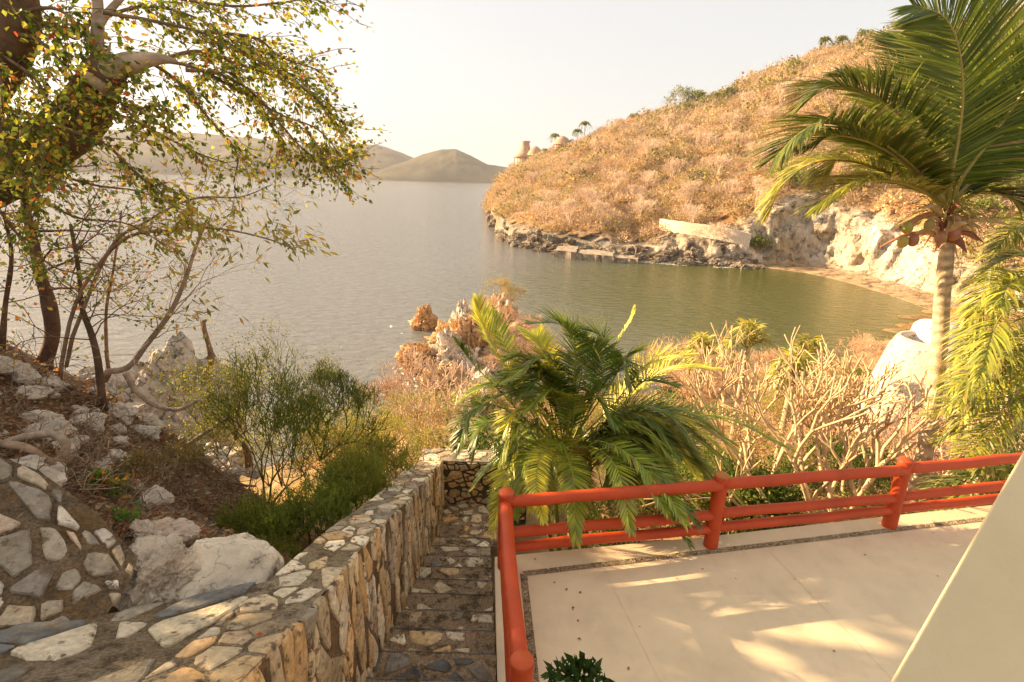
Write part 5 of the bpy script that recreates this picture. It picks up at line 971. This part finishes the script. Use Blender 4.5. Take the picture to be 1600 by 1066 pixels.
# old pale retaining wall on the hillside, jetty and block at the shore
def boxpath(g, P, h0, h1, th, c):
    P = A(P); T = nrm(np.gradient(P, axis=0)*A([1, 1, 0])); Sx = np.stack([T[:, 1], -T[:, 0], T[:, 2]*0], -1)*th/2; m = len(P)
    V = np.stack([P-Sx+A([0, 0, h0]), P+Sx+A([0, 0, h0]), P+Sx+A([0, 0, h1]), P-Sx+A([0, 0, h1])], 1); i = np.arange(m-1)[:, None]*4; j = np.arange(4)[None]; g.add(V.reshape(-1, 3), np.stack([i+j, i+4+j, i+4+(j+1) % 4, i+(j+1) % 4], -1).reshape(-1, 4)[:, ::-1], c); g.ng.append([g.n-4, g.n-3, g.n-2, g.n-1]); g.ng.append([g.n-4*m+3, g.n-4*m+2, g.n-4*m+1, g.n-4*m])
def towards(p, d): h = math.hypot(p[0], p[1]); return p*A([1-d/h, 1-d/h, 1])
g = G(); W0 = bez([towards(hit(x, y), 2.2) for x, y in [(1032, 352), (1060, 356), (1100, 362), (1140, 368), (1172, 376)]], 40); W0[:, 2] += fbm(W0*.5, 3, 4)*.15
boxpath(g, W0, -1.0, 1.5, .7, (.72, .60, .46)); tag(g.build('hillside_wall', M_rockN, smooth=False), 'long whitewashed retaining wall across the dry hillside above the shore', 'wall')
M_conc = mat('old_concrete', .85, .15, var=.3, nscale=1, bump=.8, bscale=3, bdist=.1, second=(.16, .12, .08), smask=(.52, .66), mscale=1.2)
def slab(px4, z1, seed, lab, name='jetty_block', c=(.40, .32, .24)):
    C4 = [onz(x, y, z1) for x, y in px4]; g = G(); n = 14; u = np.linspace(0, 1, n); U, V_ = np.meshgrid(u, u, indexing='ij'); U = U[..., None]; V_ = V_[..., None]
    top = C4[0]*(1-U)*(1-V_)+C4[1]*U*(1-V_)+C4[2]*U*V_+C4[3]*(1-U)*V_; top[..., 2] = z1; top = top+np.stack([fbm(top*.7+q*7, 3, seed) for q in range(3)], -1)*A([.5, .5, .18])
    g.add(top.reshape(-1, 3), grid(n, n)[:, ::1], c); rim = np.concatenate([top[:, 0], top[-1, 1:], top[-2::-1, -1], top[0, -2:0:-1]]); m = len(rim); lo = rim.copy(); lo[:, 2] = ZW-.6; md = rim.copy(); md[:, 2] = (z1+ZW)/2; cen = rim.mean(0); md = cen+(md-cen)*(1+fbm(md, 3, seed)[:, None]*.10); md[:, 2] = (z1+ZW)/2
    i = np.arange(m); j = (i+1) % m; V3 = np.concatenate([rim, md, lo]); g.add(V3, np.concatenate([np.stack([i, j, m+j, m+i], -1), np.stack([m+i, m+j, 2*m+j, 2*m+i], -1)]), A(c)*.85)
    tag(g.build(name, M_conc, smooth=False), lab, 'jetty')
slab([(866, 391), (900, 394), (905, 380), (880, 377)], ZW+1.5, 1, 'left end block of the old concrete jetty')
slab([(902, 396), (958, 400), (962, 384), (908, 381)], ZW+1.3, 2, 'long middle slab of the old concrete jetty')
slab([(960, 402), (998, 405), (992, 389), (962, 386)], ZW+.9, 3, 'low right end slab of the old concrete jetty')
slab([(1014, 385), (1040, 388), (1044, 379), (1020, 376)], ZW+2.4, 4, 'upright concrete block on the shore right of the jetty', 'concrete_block', (.52, .43, .33))
slab([(1044, 382), (1062, 379), (1060, 371), (1044, 373)], ZW+2.9, 5, 'sloping concrete ramp piece above the shore block', 'concrete_block', (.46, .38, .29))
p = onz(993, 401, ZW+.9); g = G(); g.tube([p, p+A([0, 0, 1.8])], .14, 8, (.35, .25, .16)); tag(g.build('mooring_post', M_bark), 'thin upright mooring post at the right end of the jetty', 'post')
# white rounded plaster tower below the terrace on the right
c0 = at(1452, 560, 18); e = empty('plaster_tower', tuple(c0+A([0, 0, -4])), 'white rounded plaster structure behind the coconut palm trunk', 'tower')
g = G(); lathe(g, c0, [(2.5, -6), (1.85, -2.2), (1.3, .3), (1.14, .68), (1.06, .76), (.95, .74), (.90, .5), (.85, -.6), (.02, -.6)], 40, (.62, .52, .40)); g.build('wall', M_rockN, e)
c1 = c0+A([.9, .9, .0]); g = G(); lathe(g, c1, [(1.3, -5), (1.0, 0), (.86, .95), (.72, 1.1), (.02, 1.15)], 30, (.76, .70, .62)); g.build('inner_wall', M_rockN, e)
# small boats far out
for k, (px, py) in enumerate([(497, 289), (514, 289), (573, 283)]):
    p = onz(px, py, ZW); e = empty('small_boat', (p[0], p[1], ZW), ['tiny dark boat far out on the bay, leftmost of three', 'tiny dark boat far out on the bay, middle one of three', 'tiny boat farthest right and nearest the far hills'][k], 'boat', 'boats far out on the bay'); g = G(); L_ = 3.6
    t = np.linspace(-1, 1, 11); wd = .85*(1-np.maximum(t, 0)**2.5)*(1-.15*(t < -.9)); V = A([[p[0]+a*L_, p[1]+b*w_*s_, ZW+z_] for a, w_ in zip(t, wd) for b, z_, s_ in ((-1, .75, 1), (-1, 0, .7), (1, 0, .7), (1, .75, 1))]); g.add(V, grid(11, 4), (.14, .12, .10)); g.build('hull', M_cream, e, smooth=False)
    g = G(); g.tube([p+A([-L_*.9, 0, .6]), p+A([-L_*.95, 0, 1.3])], .18, 6, (.05, .05, .05)); g.build('outboard_motor', M_cream, e)
    g = G(); g.tube([p+A([0, -.7, .75]), p+A([0, .7, .75])], .14, 5, (.4, .35, .3)); g.build('seat', M_cream, e)
# dry bushes on the rock point
for k, (px, py, up_, s, t) in enumerate([(778, 540, 4.6, 1.5, 'y'), (800, 545, 4.5, 1.3, 'y'), (765, 545, 3.6, 1.3, 'd'), (790, 560, 3.2, 1.6, 'd'), (815, 570, 2.8, 1.5, 'd'), (835, 575, 2.2, 1.6, 'd'), (775, 575, 2.4, 1.4, 'd'), (750, 545, 3.0, 1.0, 'd'), (820, 590, 1.5, 1.6, 'd'), (770, 600, 1.0, 1.4, 'd'), (850, 590, 1.0, 1.6, 'd')]):
    p = onz(px, py, ZW); o = copy_tree(pd[t][k % 2][0]); o.location = (p[0], p[1], ZW+up_); o.scale = (s, s, s*.8); tag(o, 'dry tan bush growing on the top of the rock point' if t == 'y' else 'pinkish dry brush on the rock point in the water', 'shrub', 'bushes on the rock point')
# ------------------------------------------------------------------ haze
g = G(); x0, x1, y0, y1, z0, z1 = -4200, 4200, -300, 4200, ZW-14, 130
g.add([(x, y, z) for z in (z0, z1) for x, y in ((x0, y0), (x1, y0), (x1, y1), (x0, y1))], [[0, 3, 2, 1], [4, 5, 6, 7], [0, 1, 5, 4], [1, 2, 6, 5], [2, 3, 7, 6], [3, 0, 4, 7]])
hm = bpy.data.materials.new('haze'); hm.use_nodes = True; hn = hm.node_tree; hn.nodes.remove(hn.nodes['Principled BSDF']); pv = hn.nodes.new('ShaderNodeVolumePrincipled'); pv.inputs['Color'].default_value = (.92, .93, 1, 1); pv.inputs['Density'].default_value = .00012; pv.inputs['Anisotropy'].default_value = .2
hn.links.new(pv.outputs[0], hn.nodes['Material Output'].inputs['Volume'])
hz_o = tag(g.build('haze', hm, smooth=False), kind='stuff')
